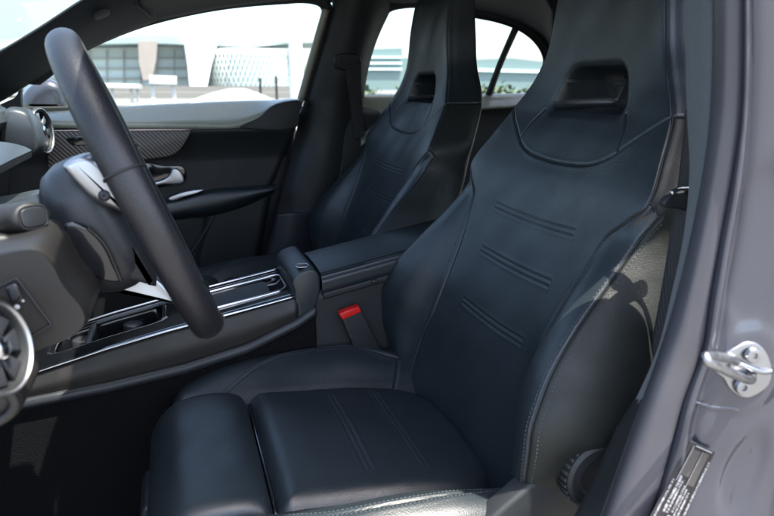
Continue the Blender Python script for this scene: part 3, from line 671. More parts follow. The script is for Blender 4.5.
# ================================================================== PASSENGER DOOR
door = thing('passenger_door', 'closed front passenger door with carbon inlay, armrest and dark window sill with painted-on sky sheen', 'car door', (0, 1.93, .4))
def dgrid(fn, x0, x1, z0, z1_, nx, nz): 
    X, Z = np.meshgrid(np.linspace(x0, x1, nx), np.linspace(z0, z1_, nz), indexing='ij'); return np.stack([X, fn(X, Z), Z], 2)
edge_ = ats([(300, 104), (286, 160), (273, 187), (262, 245), (255, 300)], 'Y', 1.88)
xr = lambda z: np.interp(z, edge_[::-1, 2], edge_[::-1, 0])
Zs = np.linspace(.28, .952, 120); rows = []
for z in Zs:
    xs2 = np.linspace(-.62, xr(z), 110)
    Y = 1.892-.044*np.clip((z-.80)/.085, 0, 1)**1.4+.09*np.clip((z-.893)/.012, 0, 1)+.02*np.clip((.62-z)/.3, 0, 1)
    pock = (z < .70)*np.clip((xs2-np.interp(z, [.52, .70], [.035, .085]))/.012, 0, 1); Yv = Y-.018*pock*np.clip((.70-z)/.01, 0, 1)
    r_ = np.clip((xs2-xr(z)+.02)/.02, 0, 1); Yv = Yv+.018*r_**2
    rows.append(np.c_[xs2, Yv, np.full(110, z)])
Dg = np.array(rows); ND = gnormals(Dg); ND *= -np.sign(ND[60, 50, 1])
ds = [ats([(110, 130), (190, 130), (250, 130), (276, 133), (283.5, 139), (283, 155), (279, 170), (272, 187)], 'Y', 1.892)]
Dg2, _ = groove(Dg, ND, [spl(q, 90) for q in ds], .005, .004, .001)
mesh('door_panel', Dg2.reshape(-1, 3), grid_faces(120, 110), PLAST, door, solid=.004)
# window sill, its sky reflection painted in as a pale base
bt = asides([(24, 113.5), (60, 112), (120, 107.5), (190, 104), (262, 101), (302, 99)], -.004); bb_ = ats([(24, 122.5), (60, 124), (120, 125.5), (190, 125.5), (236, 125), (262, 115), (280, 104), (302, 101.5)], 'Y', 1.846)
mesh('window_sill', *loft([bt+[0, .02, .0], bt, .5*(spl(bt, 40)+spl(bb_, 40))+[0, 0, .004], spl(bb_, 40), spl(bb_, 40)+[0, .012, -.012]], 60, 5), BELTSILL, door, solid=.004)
cr_ = ats([(240, 127), (258, 118), (272, 106), (284, 102), (301, 101), (300, 112), (297, 127)], 'Y', 1.842)
mesh('sill_corner', *prism(spl(cr_, 40, True), (0, .05, 0), .004), PLAST, door)
# carbon inlay
ci = ats([(48, 131), (90, 130), (192, 130), (187, 140), (179, 151), (170, 156), (150, 159), (100, 165), (48, 172)], 'Y', 1.842)
o = np.vstack([np.linspace(ci[0], ci[2], 20)[:-1], spl(ci[2:], 40)]); inl = mesh('carbon_inlay', *prism(o, (0, .012, 0), .003), CARBON, door); sharp(inl, 40)
mesh('inlay_highlight', *tube(np.vstack([np.linspace(ci[0], ci[2], 20)+[0, -.001, .001]]), .0018, 6), mat('rose_highlight', (.55, .42, .40), .3, .8), inl)  # pinkish highlight along the inlay's top edge, drawn as a tinted rod
mesh('vent_slot', *prism(spl(ats([(66, 139), (76, 136), (95, 135), (95, 142), (72, 145)], 'Y', 1.840), 30, True), (0, .006, 0), .002), GLOSS, inl)
# handle in a dark bowl
bo = ats([(140, 163), (165, 165), (183, 166), (187, 175), (183, 184), (165, 187), (140, 190)], 'Y', 1.888)
bowl = mesh('handle_bowl', *prism(spl(bo, 40, True), (0, .012, 0), .004), GLOSS, door)
hp = ats([(140, 186), (160, 181), (168, 177), (173, 169), (178, 169), (183, 175), (184, 182), (175, 184), (160, 185), (140, 191)], 'Y', 1.868)
mesh('door_handle', *prism(spl(hp, 50, True), (0, .016, 0), .004), SILVER, bowl)
# armrest
ar = [ats(p, 'Y', y) for p, y in (([(60, 210), (120, 206), (174, 200), (210, 190), (245, 187), (276, 185)], 1.885), ([(60, 214), (120, 210), (174, 203), (210, 194), (245, 190), (276, 187)], 1.845), ([(60, 226), (120, 222), (183, 212), (214, 207), (245, 198), (275, 189)], 1.840), ([(60, 234), (120, 229), (183, 217), (214, 214), (245, 205), (274, 192)], 1.865), ([(60, 236), (120, 231), (183, 219), (214, 216), (245, 207), (274, 193)], 1.90))]
mesh('door_armrest', *loft(ar, 60, 8), LEATHER, door, solid=.003)
mesh('armrest_sun_sliver', *prism(spl(ats([(168, 199), (176, 195), (190, 191), (205, 189.5), (198, 193), (184, 197), (172, 201)], 'Y', 1.846), 40, True), (0, .03, 0), .002), SILVER, door)  # silver strip stands in for a sliver of sun on the armrest
pl = ats([(214, 216), (206, 230), (198, 243), (190, 255), (180, 275)], 'Y', 1.868); mesh('pocket_lip', *tube(spl(pl, 40), .004, 8), PLASTG, door)
# outer skin, glass and frame
fr_in = [(40, 84), (84, 52), (118, 36), (156, 23), (217, 10), (276, 4), (312, 3.5), (321, 8), (321, 18), (300, 100)]
fo = [(20, 84), (70, 48), (112, 29), (152, 15), (215, 2), (276, -5), (316, -6), (330, 2), (331, 18), (308, 100)]
mesh('window_frame', *loft([asides(fr_in, .0), asides([(.5*(a[0]+b[0]), .5*(a[1]+b[1])) for a, b in zip(fr_in, fo)], -.008), asides(fo, -.004)], 110, 4), PLAST, door, solid=.006)
wx_ = np.linspace(-.42, .47, 30); rows = []
for t in np.linspace(0, 1, 14): rows.append([(x+.05*t*0, yside(.93+.32*t)+.012, .93+.32*t) for x in wx_])
mesh('window_glass', np.array(rows).reshape(-1, 3), grid_faces(14, 30), GLASS, door)
sk = dgrid(lambda X, Z: 1.99-.02*np.clip((Z-.75)/.2, 0, 1)**2-.03*np.clip((.5-Z)/.3, 0, 1), -.62, .36, .25, .945, 30, 30)
mesh('outer_skin', sk.reshape(-1, 3), grid_faces(30, 30), PAINT, door, solid=.004)
# exterior mirror seen through the glass
mr = [(at(x, y, 'Y', 2.08)) for x, y in [(22, 112), (21, 98), (26, 89), (36, 82), (48, 79), (60, 84), (66, 96), (66, 112), (50, 116)]]
mi = mesh('door_mirror', *prism(spl(np.array(mr), 50, True), (-.02, .16, 0), .03, 5), PAINT, door); recalc(mi)
mesh('mirror_foot', *box(np.asarray(at(45, 113, 'Y', 2.03)), (.07, .10, .03), .01), PLAST, door)
# ================================================================== REAR DOOR (far side)
rdoor = thing('rear_door', 'closed rear passenger door seen behind the front passenger seat, with a divided side window', 'car door', (.9, 1.93, .4))
mesh('door_panel', *loft([np.array([(x, 1.905, .945) for x in (.50, .8, 1.15)]), np.array([(x, 1.885, .90) for x in (.48, .8, 1.15)]), np.array([(x, 1.885, .6) for x in (.45, .8, 1.15)]), np.array([(x, 1.90, .28) for x in (.45, .8, 1.15)])], 40, 6), PLAST, rdoor, solid=.004)
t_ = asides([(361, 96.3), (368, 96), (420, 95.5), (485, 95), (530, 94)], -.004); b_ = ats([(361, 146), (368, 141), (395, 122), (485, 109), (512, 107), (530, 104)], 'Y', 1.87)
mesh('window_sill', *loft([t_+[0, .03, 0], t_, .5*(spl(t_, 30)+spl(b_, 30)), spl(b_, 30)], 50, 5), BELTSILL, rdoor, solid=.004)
mesh('window_divider', *loft([asides([(513, 27), (498, 62), (484, 99)], .0), asides([(515, 28), (500.5, 63), (487, 99)], -.008), asides([(518, 30), (503, 63), (490, 99)], .0)], 30, 4), PLAST, rdoor, solid=.006)
rf_in = [(361, 132), (362, 95), (367, 62), (376, 34), (388, 13), (404, 8), (440, 9), (470, 16.5), (500, 23), (520, 31), (534, 42), (542, 55), (543, 64), (538, 76), (530, 88), (526, 93)]
rf_o = [(350, 132), (352, 95), (358, 60), (364, 26), (374, -2), (402, -6), (440, -3), (474, 7), (504, 14), (526, 23), (543, 36), (553, 54), (554, 66), (549, 80), (540, 94), (536, 100)]
mesh('window_frame', *loft([asides(rf_in, 0), asides([(.5*(a[0]+b[0]), .5*(a[1]+b[1])) for a, b in zip(rf_in, rf_o)], -.010), asides(rf_o, -.006)], 130, 4), PLAST, rdoor, solid=.006)
mesh('window_rubber', *tube(spl(asides([(x+.6, y-.4) for x, y in rf_in[6:]], -.008), 60), .0032, 8), PLASTB, rdoor)
rows = []
for t in np.linspace(0, 1, 14): rows.append([(x, yside(.93+.32*t)+.012, .93+.32*t) for x in np.linspace(.52, 1.20, 30)])
mesh('window_glass', np.array(rows).reshape(-1, 3), grid_faces(14, 30), GLASS, rdoor)
sk = dgrid(lambda X, Z: 1.99-.02*np.clip((Z-.75)/.2, 0, 1)**2-.03*np.clip((.5-Z)/.3, 0, 1), .37, 1.25, .25, .945, 30, 30)
mesh('outer_skin', sk.reshape(-1, 3), grid_faces(30, 30), PAINT, rdoor, solid=.004)

# ================================================================== CAR BODY
car = thing('car', 'grey car with dark pillars and roof lining, its open doorway nearest the camera', 'car', (.3, 1.18, .15))
# far B pillar
bl_ = [(336, -16), (332, 8), (323, 40), (313, 72), (303, 106), (290, 160), (278, 205), (266, 255), (255, 300)]
bm1 = [(342, -16), (338, 8), (330, 40), (321, 72), (312, 106), (301, 160), (292, 190), (281, 255), (268, 300)]
bm2 = [(356, -16), (352, 6), (347, 40), (340, 72), (333, 106), (322, 160), (312, 205), (300, 255), (290, 300)]
br_ = [(402, -16), (392, 6), (378, 36), (370, 60), (364, 92), (361, 140), (352, 205), (345, 255), (340, 300)]
mesh('b_pillar_trim', *loft([asides(bl_, .0), asides(bm1, -.035), asides(bm2, -.06), asides([(.5*(a[0]+b[0]), a[1]) for a, b in zip(bm2, br_)], -.05), asides(br_, -.0)], 80, 7), PLAST, car, solid=.005)
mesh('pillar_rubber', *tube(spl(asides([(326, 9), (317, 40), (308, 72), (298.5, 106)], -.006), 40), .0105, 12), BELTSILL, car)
mesh('pillar_foot_trim', *loft([asides([(276, 215), (272, 235), (266, 262)], -.065), asides([(292, 213), (290, 235), (286, 262)], -.085), asides([(330, 214), (325, 235), (320, 262)], -.07)], 30, 6), PLASTG, car, solid=.004)
# far A pillar and roof rail
au = [(-40, 72), (0, 51), (40, 27), (83, -1), (130, -28)]; am = [(-40, 92), (0, 73), (40, 50), (92, 22), (150, -8)]; al = [(-40, 118), (0, 101), (40, 76), (84, 50), (156, 20)]
Aoff = lambda pts, o: np.array([at(x, y, 'Y', 1.86-.30*max(0, 1-0)*0-o) for x, y in pts])
def apil(pts, off):
    out = []
    for x, y in pts:
        Y = 1.8
        for _ in range(10): p = at(x, y, 'Y', Y); Y = yside(p[2])+off
        out.append(p)
    return np.array(out)
ap_ = mesh('a_pillar_trim', *loft([apil(au, -.185), apil([(x-2, y+4) for x, y in au], -.18), apil(am, -.12), apil([(x, y-6) for x, y in al], -.04), apil(al, -.01)], 60, 6), HEADL, car, solid=.005)
def surf(o):
    b = BVHTree.FromPolygons([v.co.copy() for v in o.data.vertices], [tuple(p.vertices) for p in o.data.polygons])
    def f(x, y, off=0.0):
        d = Vector(FW + RT*(x-387)/FPX - UP*(y-258)/FPX).normalized(); h, n_, _i, _d = b.ray_cast(Vector(CAM), d)
        return np.array(h+(n_ if n_.dot(d) < 0 else -n_)*off)
    return f
_ap = surf(ap_); apil2 = lambda pts, off: np.array([_ap(x, y, .005) for x, y in pts])
bd = apil2([(93, 11), (98, 8.5), (105, 6.5), (108.5, 9), (108, 13), (102, 16), (96, 18), (93, 15.5)], -.160)
mesh('airbag_badge', *prism(spl(bd, 40, True), (0, -.003, -.001), .001), PLASTG, car)
sl_ = apil([(130, -3), (140, 8), (154, 21.5)], -.1); 
mesh('pillar_joint', *tube(spl(apil2([(134, 2), (142, 8), (150, 15.5)], 0), 30), .0022, 6), SEAMDK, car)
# quarter trim ahead of the far door glass
mesh('quarter_trim', *prism(ats([(-30, 118), (14, 98), (20, 90), (21, 108), (18, 116)], 'Y', 1.885), (0, .02, 0), .004), PLAST, car)
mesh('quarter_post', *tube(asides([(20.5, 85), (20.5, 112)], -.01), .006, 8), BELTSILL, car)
# roof: lining inside, painted skin outside
rl_ = [(140, 22), (156, 20), (217, 8), (276, 1), (330, -2), (392, 3), (440, 3), (474, 10), (504, 17), (526, 26), (543, 38), (553, 54)]
mesh('roof_rail_trim', *loft([asides(rl_, -.008), asides([(x, y-9) for x, y in rl_], -.05), asides([(x, y-24) for x, y in rl_], -.14), asides([(x, y-44) for x, y in rl_], -.26)], 90, 6), HEADL, car, solid=.004)
rail_far = asides([(83, 0), (156, 19), (217, 6), (276, 0), (330, -2), (390, 2), (440, 4), (472, 11), (503, 18), (524, 27), (541, 38), (552, 54)], -.03)
rx = np.linspace(-.02, 1.45, 50)
zr = np.interp(rx, [-.02, .1, .45, .8, 1.0, 1.15, 1.45], [1.195, 1.220, 1.245, 1.240, 1.215, 1.15, 1.09])
def roofc(f, dz):                                     # f: 0 near rail .. 1 far rail
    y = .50+f*(1.83-.50); crown = .085*(1-(2*f-1)**2); return np.c_[rx, np.full(50, y), zr+crown+dz]
mesh('headliner', *loft([roofc(f, 0) for f in (0, .04, .12, .3, .5, .7, .88, .96, 1)], 50, 5), HEADL, car, solid=.006)
mesh('roof_skin', *loft([roofc(f, .05)+[0, o, d] for f, o, d in ((0, -.030, -.03), (0, -.027, -.01), (.06, -.01, 0), (.3, 0, 0), (.5, 0, 0), (.7, 0, 0), (.94, .02, 0), (1, .07, -.02), (1, .075, -.06))], 50, 5), PAINT, car, solid=.004)
for y, nm in ((.50, 'roof_rail'),):
    shade_bow = lambda x: float(np.interp(x, [.2, .42, .55], [-.048, -.036, 0]))  # invented bow of the unseen near rail, added to shade the cushion
    rr_ = np.array([(-.75, y-(.06 if y < 1 else -.06), .955), (-.45, y-(.03 if y < 1 else -.03), 1.05), (-.15, y, 1.165)]+[(x, y+shade_bow(x)+.004, z+.005) for x, z in zip(rx[6::6], zr[6::6])])
    mesh(nm, *tube(spl(rr_, 70), .026, 12, up=(0, 0, 1), ry=.018), HEADL, car)
# C pillar / rear quarter lining on the far side
mesh('c_pillar_trim', *loft([asides([(551, 36), (556, 60), (550, 82), (538, 98)], -.01), asides([(566, 26), (573, 60), (566, 88), (552, 108)], -.05), asides([(600, 10), (612, 60), (606, 98), (590, 120)], -.12), asides([(720, -20), (730, 60), (720, 110), (700, 150)], -.16)], 40, 8), HEADL, car, solid=.004)
mesh('rear_shelf', *box((1.72, 1.18, .93), (.36, 1.3, .03), .01), CARPET, car)
rg = [np.array([(1.40, y, 1.19) for y in (.52, 1.18, 1.84)])+[[0, 0, 0], [.03, 0, .03], [0, 0, 0]], np.array([(1.95, y, .98) for y in (.48, 1.18, 1.88)])]
mesh('rear_window', *loft(rg, 12, 6, False), GLASS, car)
ws = [np.array([(-.02, .50, 1.235), (-.06, 1.18, 1.30), (-.02, 1.88, 1.235)]), np.array([(-.40, .45, 1.105), (-.46, 1.18, 1.15), (-.40, 1.92, 1.105)]), np.array([(-.85, .42, .95), (-.98, 1.18, .97), (-.85, 1.94, .95)])]
mesh('windscreen', *loft(ws, 16, 8), GLASS, car)
mesh('bonnet', *loft([np.array([(-.80, .40, .90), (-.95, 1.18, .94), (-.80, 1.96, .90)]), np.array([(-1.4, .42, .84), (-1.5, 1.18, .89), (-1.4, 1.94, .84)]), np.array([(-1.85, .55, .70), (-1.95, 1.18, .74), (-1.85, 1.81, .70)])], 30, 8), PAINT, car, solid=.004)
mesh('firewall', *box((-.86, 1.18, .55), (.06, 1.45, .74), .02), CARPET, car)
fl = [np.array([(x, y, z) for x, z in ((-.84, .45), (-.6, .24), (-.35, .185), (.1, .18), (1.7, .20))]) for y in (.50, .60, 1.0, 1.4, 1.88)]
mesh('floor_carpet', *loft(fl, 60, 6), CARPET, car, solid=.01)
mm = [np.array([(-.55, y, .235), (-.35, y, .198), (0.0, y, .196)]) for y in (.60, 1.02)]
mesh('floor_mat', *loft(mm, 20, 8), CARPET, car, solid=.008)
mesh('rear_bulkhead', *box((1.72, 1.18, .55), (.05, 1.4, .74), .01), CARPET, car)
# near side: B pillar, seal, jamb
ylev = np.array([-300, -200, -140, -60, 0, 60, 116, 170, 232, 300, 348, 400, 430, 470, 516, 590])
def edge(keys, Y):
    k_ = np.array(keys, float); x = np.interp(ylev, k_[:, 0], k_[:, 1])
    sl = (k_[1, 1]-k_[0, 1])/(k_[1, 0]-k_[0, 0]); sh_ = (k_[-1, 1]-k_[-2, 1])/(k_[-1, 0]-k_[-2, 0])
    x = np.where(ylev < k_[0, 0], k_[0, 1]+sl*(ylev-k_[0, 0]), x); x = np.where(ylev > k_[-1, 0], k_[-1, 1]+sh_*(ylev-k_[-1, 0]), x)
    return np.array([at(a, b, 'Y', Y) for a, b in zip(x, ylev)])
trimL = [(0, 685.5), (60, 686.5), (116, 688), (160, 690.5), (190, 690), (232, 685), (300, 671), (348, 659), (400, 636), (430, 618), (470, 600), (516, 577)]
trimR = [(0, 714), (60, 713.5), (116, 711), (170, 704), (232, 692.5), (300, 676), (348, 661.5), (400, 643), (430, 632), (470, 618), (516, 602)]
sealR = [(0, 745), (60, 744), (116, 741), (170, 732), (232, 720), (300, 708), (348, 701), (400, 682), (430, 674), (470, 663), (516, 649)]
flR = [(0, 748), (60, 748.5), (116, 747), (170, 743), (232, 736), (300, 723), (348, 714), (400, 698), (430, 691), (470, 690), (516, 677)]
mid = lambda a, b, t: [(y, np.interp(y, *zip(*a))*(1-t)+np.interp(y, *zip(*b))*t) for y, _ in a]
L0 = edge(trimL, .515); L1 = edge(trimR, .476)
mesh('b_pillar_trim', *loft([L0+[.026, .010, 0], L0+[.010, .006, 0], L0+[.001, 0, 0], edge(mid(trimL, trimR, .35), .498), edge(mid(trimL, trimR, .8), .480), L1, L1+[.01, .006, 0]], 90, 6), TRIMF, car, solid=.003)
lowm = L0[ylev >= 400]; mesh('b_pillar_foot', *loft([edge([(y, x-1.0) for y, x in trimL], .513)[11:]+[.024, .012, 0], edge([(y, x-1) for y, x in trimL], .512)[11:], edge(mid(trimL, trimR, .45), .4915)[11:], edge([(y, x+1) for y, x in trimR], .470)[11:]], 40, 6), PLAST, car, solid=.003)
mesh('trim_edge', *tube(spl(edge([(y, x+.8) for y, x in trimR], .474), 90), .0016, 8), PLASTG, car)
S0 = edge([(y, x+1.5) for y, x in trimR], .472); S4 = edge(sealR, .4405)
mesh('door_seal', *loft([S0+[.012, .004, 0], S0, edge(mid(trimR, sealR, .14), .457), edge(mid(trimR, sealR, .40), .447), edge(mid(trimR, sealR, .62), .4435), edge(mid(trimR, sealR, .85), .4408), S4, S4+[.004, .006, 0]], 100, 6), RUBBER, car, solid=.002)
F0 = edge([(y, x+.3) for y, x in sealR], .447); F2 = edge(flR, .435)
def jam(dx, Y): return edge([(y, x+dx) for y, x in flR], Y)
jl = [F0+[.012, .010, 0], F0, edge(mid(sealR, flR, .3), .438), edge(mid(sealR, flR, .65), .432), F2, jam(3, .434), jam(9, .430), jam(30, .424), jam(60, .417), jam(95, .411), jam(118, .405), jam(150, .396)]
jv, jf = loft(jl, 160, 10)
def step(d, r, w): return 1/(1+np.exp((d-r)/w))
k0 = at(744, 368, 'Y', .424); k1 = at(738, 470, 'Y', .424); ax_ = at(722, 520, 'Y', .424)-at(752, 425, 'Y', .424); ax_ /= np.linalg.norm(ax_)
dd = jv-k0; jv[:, 1] -= .0028*step(np.linalg.norm(dd[:, [0, 2]]*[1, .8], axis=1), .034, .0022)     # raised pad under the latch striker
dd = jv-k1; la = dd@ax_; lb = np.linalg.norm((dd-np.outer(la, ax_))[:, [0, 2]], axis=1); jv[:, 1] += .0035*step(np.hypot(la*.42, lb), .020, .0020)   # long pressed recess below it
dd = jv-at(764, 250, 'Y', .418); jv[:, 1] += .0030*step(np.hypot(dd[:, 0]*1.6, dd[:, 2]*.55), .040, .0028)*(dd[:, 0] > -.06)
jamb = mesh('b_pillar_jamb', jv, jf, PAINT, car, solid=.003)
# sill trim at the foot of the pillar, with its joint
mesh('trim_joint', *tube(spl(np.array([at(617, 427, 'Y', .508), at(624, 432, 'Y', .494), at(633, 441, 'Y', .473)]), 20), .0014, 6), SEAMDK, car)
mesh('kick_panel', *prism([(-.90, .47, .25), (-.52, .47, .25), (-.46, .47, .60), (-.50, .47, .93), (-.90, .47, .95)], (0, .03, 0), .008), PLAST, car)
mesh('rear_side_panel', *loft([np.array([(x, y0, z) for x, y0 in ((.60, .395), (.68, .35), (1.1, .33), (2.0, .36))]) for z in (.945, .93)]+[np.array([(x, y0-.03*math.sin((z-.25)*3.4), z) for x, y0 in ((.58, .40), (.66, .36), (1.1, .33), (2.0, .37))]) for z in (.80, .6, .4, .25)], 40, 6), PAINT, car, solid=.004)
mesh('sill_cover', *loft([np.array([(-.7, y, z), (0.0, y, z), (.33, y, z)]) for y, z in ((.40, .26), (.42, .33), (.45, .352), (.50, .355), (.54, .33), (.56, .20))], 30, 5), PAINT, car, solid=.004)
from mathutils.bvhtree import BVHTree
_jm = jamb.data; JB = BVHTree.FromPolygons([v.co.copy() for v in _jm.vertices], [tuple(p.vertices) for p in _jm.polygons])
def onj(x, y, off=0.0):                               # the point of the jamb sheet itself, raised a little off its face
    d = Vector(FW + RT*(x-387)/FPX - UP*(y-258)/FPX).normalized(); h, n_, _i, _d = JB.ray_cast(Vector(CAM), d)
    if h is None: return at(x, y, 'Y', .40-off)
    if n_.dot(d) > 0: n_ = -n_
    return np.array(h+n_*(off+.0016))
# recess pressings on the jamb
for pts, rad in (([(694, 402), (712, 407), (734, 409), (746, 414)], .003), ([(752, 430), (748, 455), (735, 480), (728, 516)], .0022), ([(722, 470), (717, 490), (705, 516)], .0016)):
    mesh('jamb_pressing', *tube(spl(np.array([onj(x, y, -.0022) for x, y in pts]), 30), np.r_[np.linspace(.0003, rad, 8), np.full(14, rad), np.linspace(rad, .0003, 8)], 10), PAINT, car)
# striker
po = [(716, 369), (721, 357), (727, 350), (735, 345), (742, 341.5), (752, 341), (761, 347), (767, 358), (769, 370), (766, 383), (757, 391), (745, 396), (735, 393), (727, 386), (722, 377)]
q = np.array([onj(x, y, .003) for x, y in po]); nrm = np.array([-.25, -.97, .05]); nrm /= np.linalg.norm(nrm)
plt = mesh('striker_plate', *prism(spl(q, 60, True), (.0007, .004, 0), .0012), STEELZ, car); recalc(plt); sharp(plt, 50)
for x, y in ((748.5, 352.5), (738, 384)):
    c = onj(x, y, .004)
    b = mesh('striker_bolt', *lathe(c, nrm, [(0, .0075), (.0025, .0075), (.0042, .0066), (.0046, .0048), (.0046, .0030), (.0022, .0022), (.0020, 0)], 32), STEELZ, plt); sharp(b, 40)
    mb = MB()
wl = [onj(750, 372, .001), onj(744, 375, .010), at(735, 375, 'Y', .395), at(720, 368, 'Y', .385), at(707, 361, 'Y', .380), at(705, 357.5, 'Y', .380), at(712, 356, 'Y', .388), at(726, 358, 'Y', .402), onj(735, 360, .002)]
mesh('striker_loop', *tube(spl(np.array(wl), 60), .0040, 14), STEELZ, plt)
rb = [onj(727, 361, .0035), onj(737, 362, .005), onj(748, 366, .006), onj(758, 369, .005), onj(768, 369, .003)]
mesh('striker_rib', *tube(spl(np.array(rb), 30), .0028, 10), STEELZ, plt)
# sticker with rows of print too small to read
def stk_pt(u, v, off): # u across (0..1), v along (0..1) downward
    a = np.array([688., 437.5])*(1-u)+np.array([712.5, 449.])*u; b = np.array([641., 531.])*(1-u)+np.array([669., 541.])*u
    p = a*(1-v)+b*v; return onj(p[0], p[1], off)
_uv = [(u, v) for u in np.linspace(0, 1, 7) for v in np.linspace(0, .85, 9)]; _pp = np.array([stk_pt(u, v, 0) for u, v in _uv])
_B = lambda u, v: np.array([1, u, v, u*u, u*v, v*v]); _co = np.linalg.lstsq(np.array([_B(u, v) for u, v in _uv]), _pp, rcond=None)[0]
_n = np.cross(_B(1, .4)@_co-_B(0, .4)@_co, _B(.5, .8)@_co-_B(.5, 0)@_co); _n /= np.linalg.norm(_n); _n *= np.sign(_n@(CAM-_pp[0]))
stk_pt = lambda u, v, off: _B(u, v)@_co+_n*(off+.0020)          # the sticker lies on a smooth sheet of its own over the pressing
gr = np.array([[stk_pt(u, v, .0016) for u in np.linspace(0, 1, 24)] for v in np.linspace(0, 1, 60)])
st_ = mesh('info_sticker', gr.reshape(-1, 3), grid_faces(60, 24), mat('sticker_black', (.012, .012, .014), .5), car, solid=.0004)
INK = mat('sticker_print', (.42, .42, .44), .6); INK2 = mat('sticker_field', (.055, .050, .048), .5)
def bar(mb_, u0, u1, v0, v1, off=.0036):
    nv = max(2, int((v1-v0)*60)+2); nu = max(2, int((u1-u0)*24)+2); g = np.array([[stk_pt(u, v, off) for u in np.linspace(u0, u1, nu)] for v in np.linspace(v0, v1, nv)]); mb_.add(g.reshape(-1, 3), grid_faces(nv, nu))
fld = MB(); bar(fld, .16, .50, .06, .33, .0026); bar(fld, .54, .80, .05, .40, .0026); fld.build('sticker_field', INK2, st_, smooth=False)
mb = MB(); rg2 = random.Random(3)
for u0, u1, vs, ve in ((.03, .09, .40, .98), (.20, .28, .34, .72), (.32, .38, .38, .72), (.46, .53, .42, .70), (.57, .62, .44, .72), (.68, .745, .47, .98), (.87, .94, .12, .98), (.22, .30, .88, .98)):
    v = vs
    while v < ve:                                    # each character is a few short strokes
        ln = rg2.uniform(.007, .011); a = rg2.random(); du = u1-u0
        if a < .8: bar(mb, u0, u1, v, v+ln*.30)
        if a > .3: bar(mb, u0, u1, v+ln*.66, v+ln*.95)
        bar(mb, u0+du*rg2.choice([0, .4, .78]), u0+du*rg2.choice([.22, .62, 1.0]), v, v+ln)
        v += ln+rg2.choice([.004, .004, .005, .014])
bar(mb, .14, .155, .03, .40); bar(mb, .515, .525, .05, .42); bar(mb, .20, .84, .018, .026)
# boxed symbol
for a in ((.40, .66, .74, .752), (.40, .66, .86, .872), (.40, .425, .74, .872), (.635, .66, .74, .872), (.47, .50, .76, .85), (.54, .58, .77, .84), (.49, .57, .80, .812)): bar(mb, *a, .0040)
mb.build('sticker_lettering', INK, st_, smooth=False)

# ================================================================== BELTS
sb = thing('passenger_seat_belt', 'black seat belt hanging from its upper guide on the far pillar', 'seat belt', tuple(aside(350, 65, -.06)))
gp = asides([(334, 58), (338, 54), (350, 53), (360, 56), (361, 66), (352, 72), (343, 70), (336, 68)], -.072)
gd = mesh('belt_guide', *prism(spl(gp, 40, True), (0, .022, 0), .006), PLAST, sb)
mesh('guide_slot', *prism(spl(asides([(338, 59), (341, 57), (343, 64), (349, 70), (345, 70), (340, 66)], -.075), 30, True), (0, .008, 0), .0015), SEAMDK, gd)
wl_ = [asides([(344, 66), (347, 85), (351, 110), (355, 140)], -.07), asides([(353, 64), (355, 85), (358, 110), (361, 138)], -.075), asides([(361, 62), (361, 85), (362.5, 110), (364, 135)], -.07)]
mesh('belt_webbing', *loft(wl_, 40, 5), BELT, sb, solid=.0025)
db = thing('driver_seat_belt', "black seat belt with a chrome edged tongue hanging behind the near pillar", 'seat belt', tuple(at(680, 200, 'Y', .55)))
e0 = np.array([at(x, y, 'Y', .553) for x, y in [(686, 110), (681, 160), (676, 200), (671, 232), (650, 348), (628, 415), (600, 480)]]); e1_ = np.array([at(x, y, 'Y', .530) for x, y in [(705, 110), (703, 160), (700, 200), (694, 232), (670, 348), (648, 415), (620, 480)]])
mesh('belt_webbing', *loft([e0, e1_], 60, 6), BELT, db, solid=.002)
tg = ats([(664, 205), (668, 198), (677, 192), (690, 190), (696, 191), (696, 207), (690, 212), (680, 209), (672, 209)], 'Y', .540)
tn = mesh('belt_tongue', *prism(spl(tg, 40, True), (0, .010, 0), .003), PLAST, db)
mesh('tongue_edge', *tube(spl(ats([(671, 193.5), (677, 190), (686, 188.5), (696, 188.5)], 'Y', .536), 20), .0026, 10), CHROME, tn)

# ================================================================== OUTSIDE
def zone(name, V, F, m, label=None): return mesh(name, V, F, m, label=label)
g = 900.0
gm = mesh('ground', [(-g, -g, 0), (g, -g, 0), (g, g, 0), (-g, g, 0)], [(0, 1, 2, 3)], mat('pale_forecourt', (.15, .145, .135), .85, var=.12, vscale=.4, bump=[('noise', 40, .3, .01)]), None, False); gm['kind'] = 'structure'
BY = 75.0
def wall(pts, Y, dep, m, parent, name, bev=0): return mesh(name, *prism(ats(pts, 'Y', Y), (0, dep, 0), bev), m, parent, smooth=False)
hall = thing('glass_hall', 'pale glass fronted hall under a long curved canopy, seen through the far door window', 'building', (-25, BY+5, 0))
wall([(-40, 50), (188, 46), (188, 93), (-40, 93)], BY+6, 14, BGLASS, hall, 'glass_front')
for x in range(-30, 190, 17): wall([(x, 50), (x+1.2, 50), (x+1.2, 93), (x, 93)], BY+5.7, .3, WHITEP, hall, 'mullion')
for y in (58, 68, 78): wall([(-40, y), (188, y-1), (188, y+.1), (-40, y+1)], BY+5.5, .4, WHITEP, hall, 'floor_band')
cp = ats([(-60, 50), (40, 43), (95, 39), (147, 33.5), (200, 35), (234, 37), (285, 40), (330, 40.5), (330, 43.5), (285, 44), (250, 47), (215, 46), (150, 44), (95, 45), (40, 50), (-60, 56)], 'Y', BY+2.5)
mesh('canopy', *prism(cp, (0, 10, 0), .1, 1), GREENP, hall, smooth=False)
wall([(138, 41), (157, 41), (156, 60), (152, 80), (143, 80), (139, 62)], BY-2, 6, TERRA, hall, 'copper_drum')
wall([(185, 45), (217, 45), (211, 66), (207, 88), (190, 88), (188, 66)], BY-1, 8, DRUMW, hall, 'service_tower')
wall([(90, 86), (290, 86), (290, 93), (90, 93)], BY-2.5, 1, CONC, hall, 'base_wall')
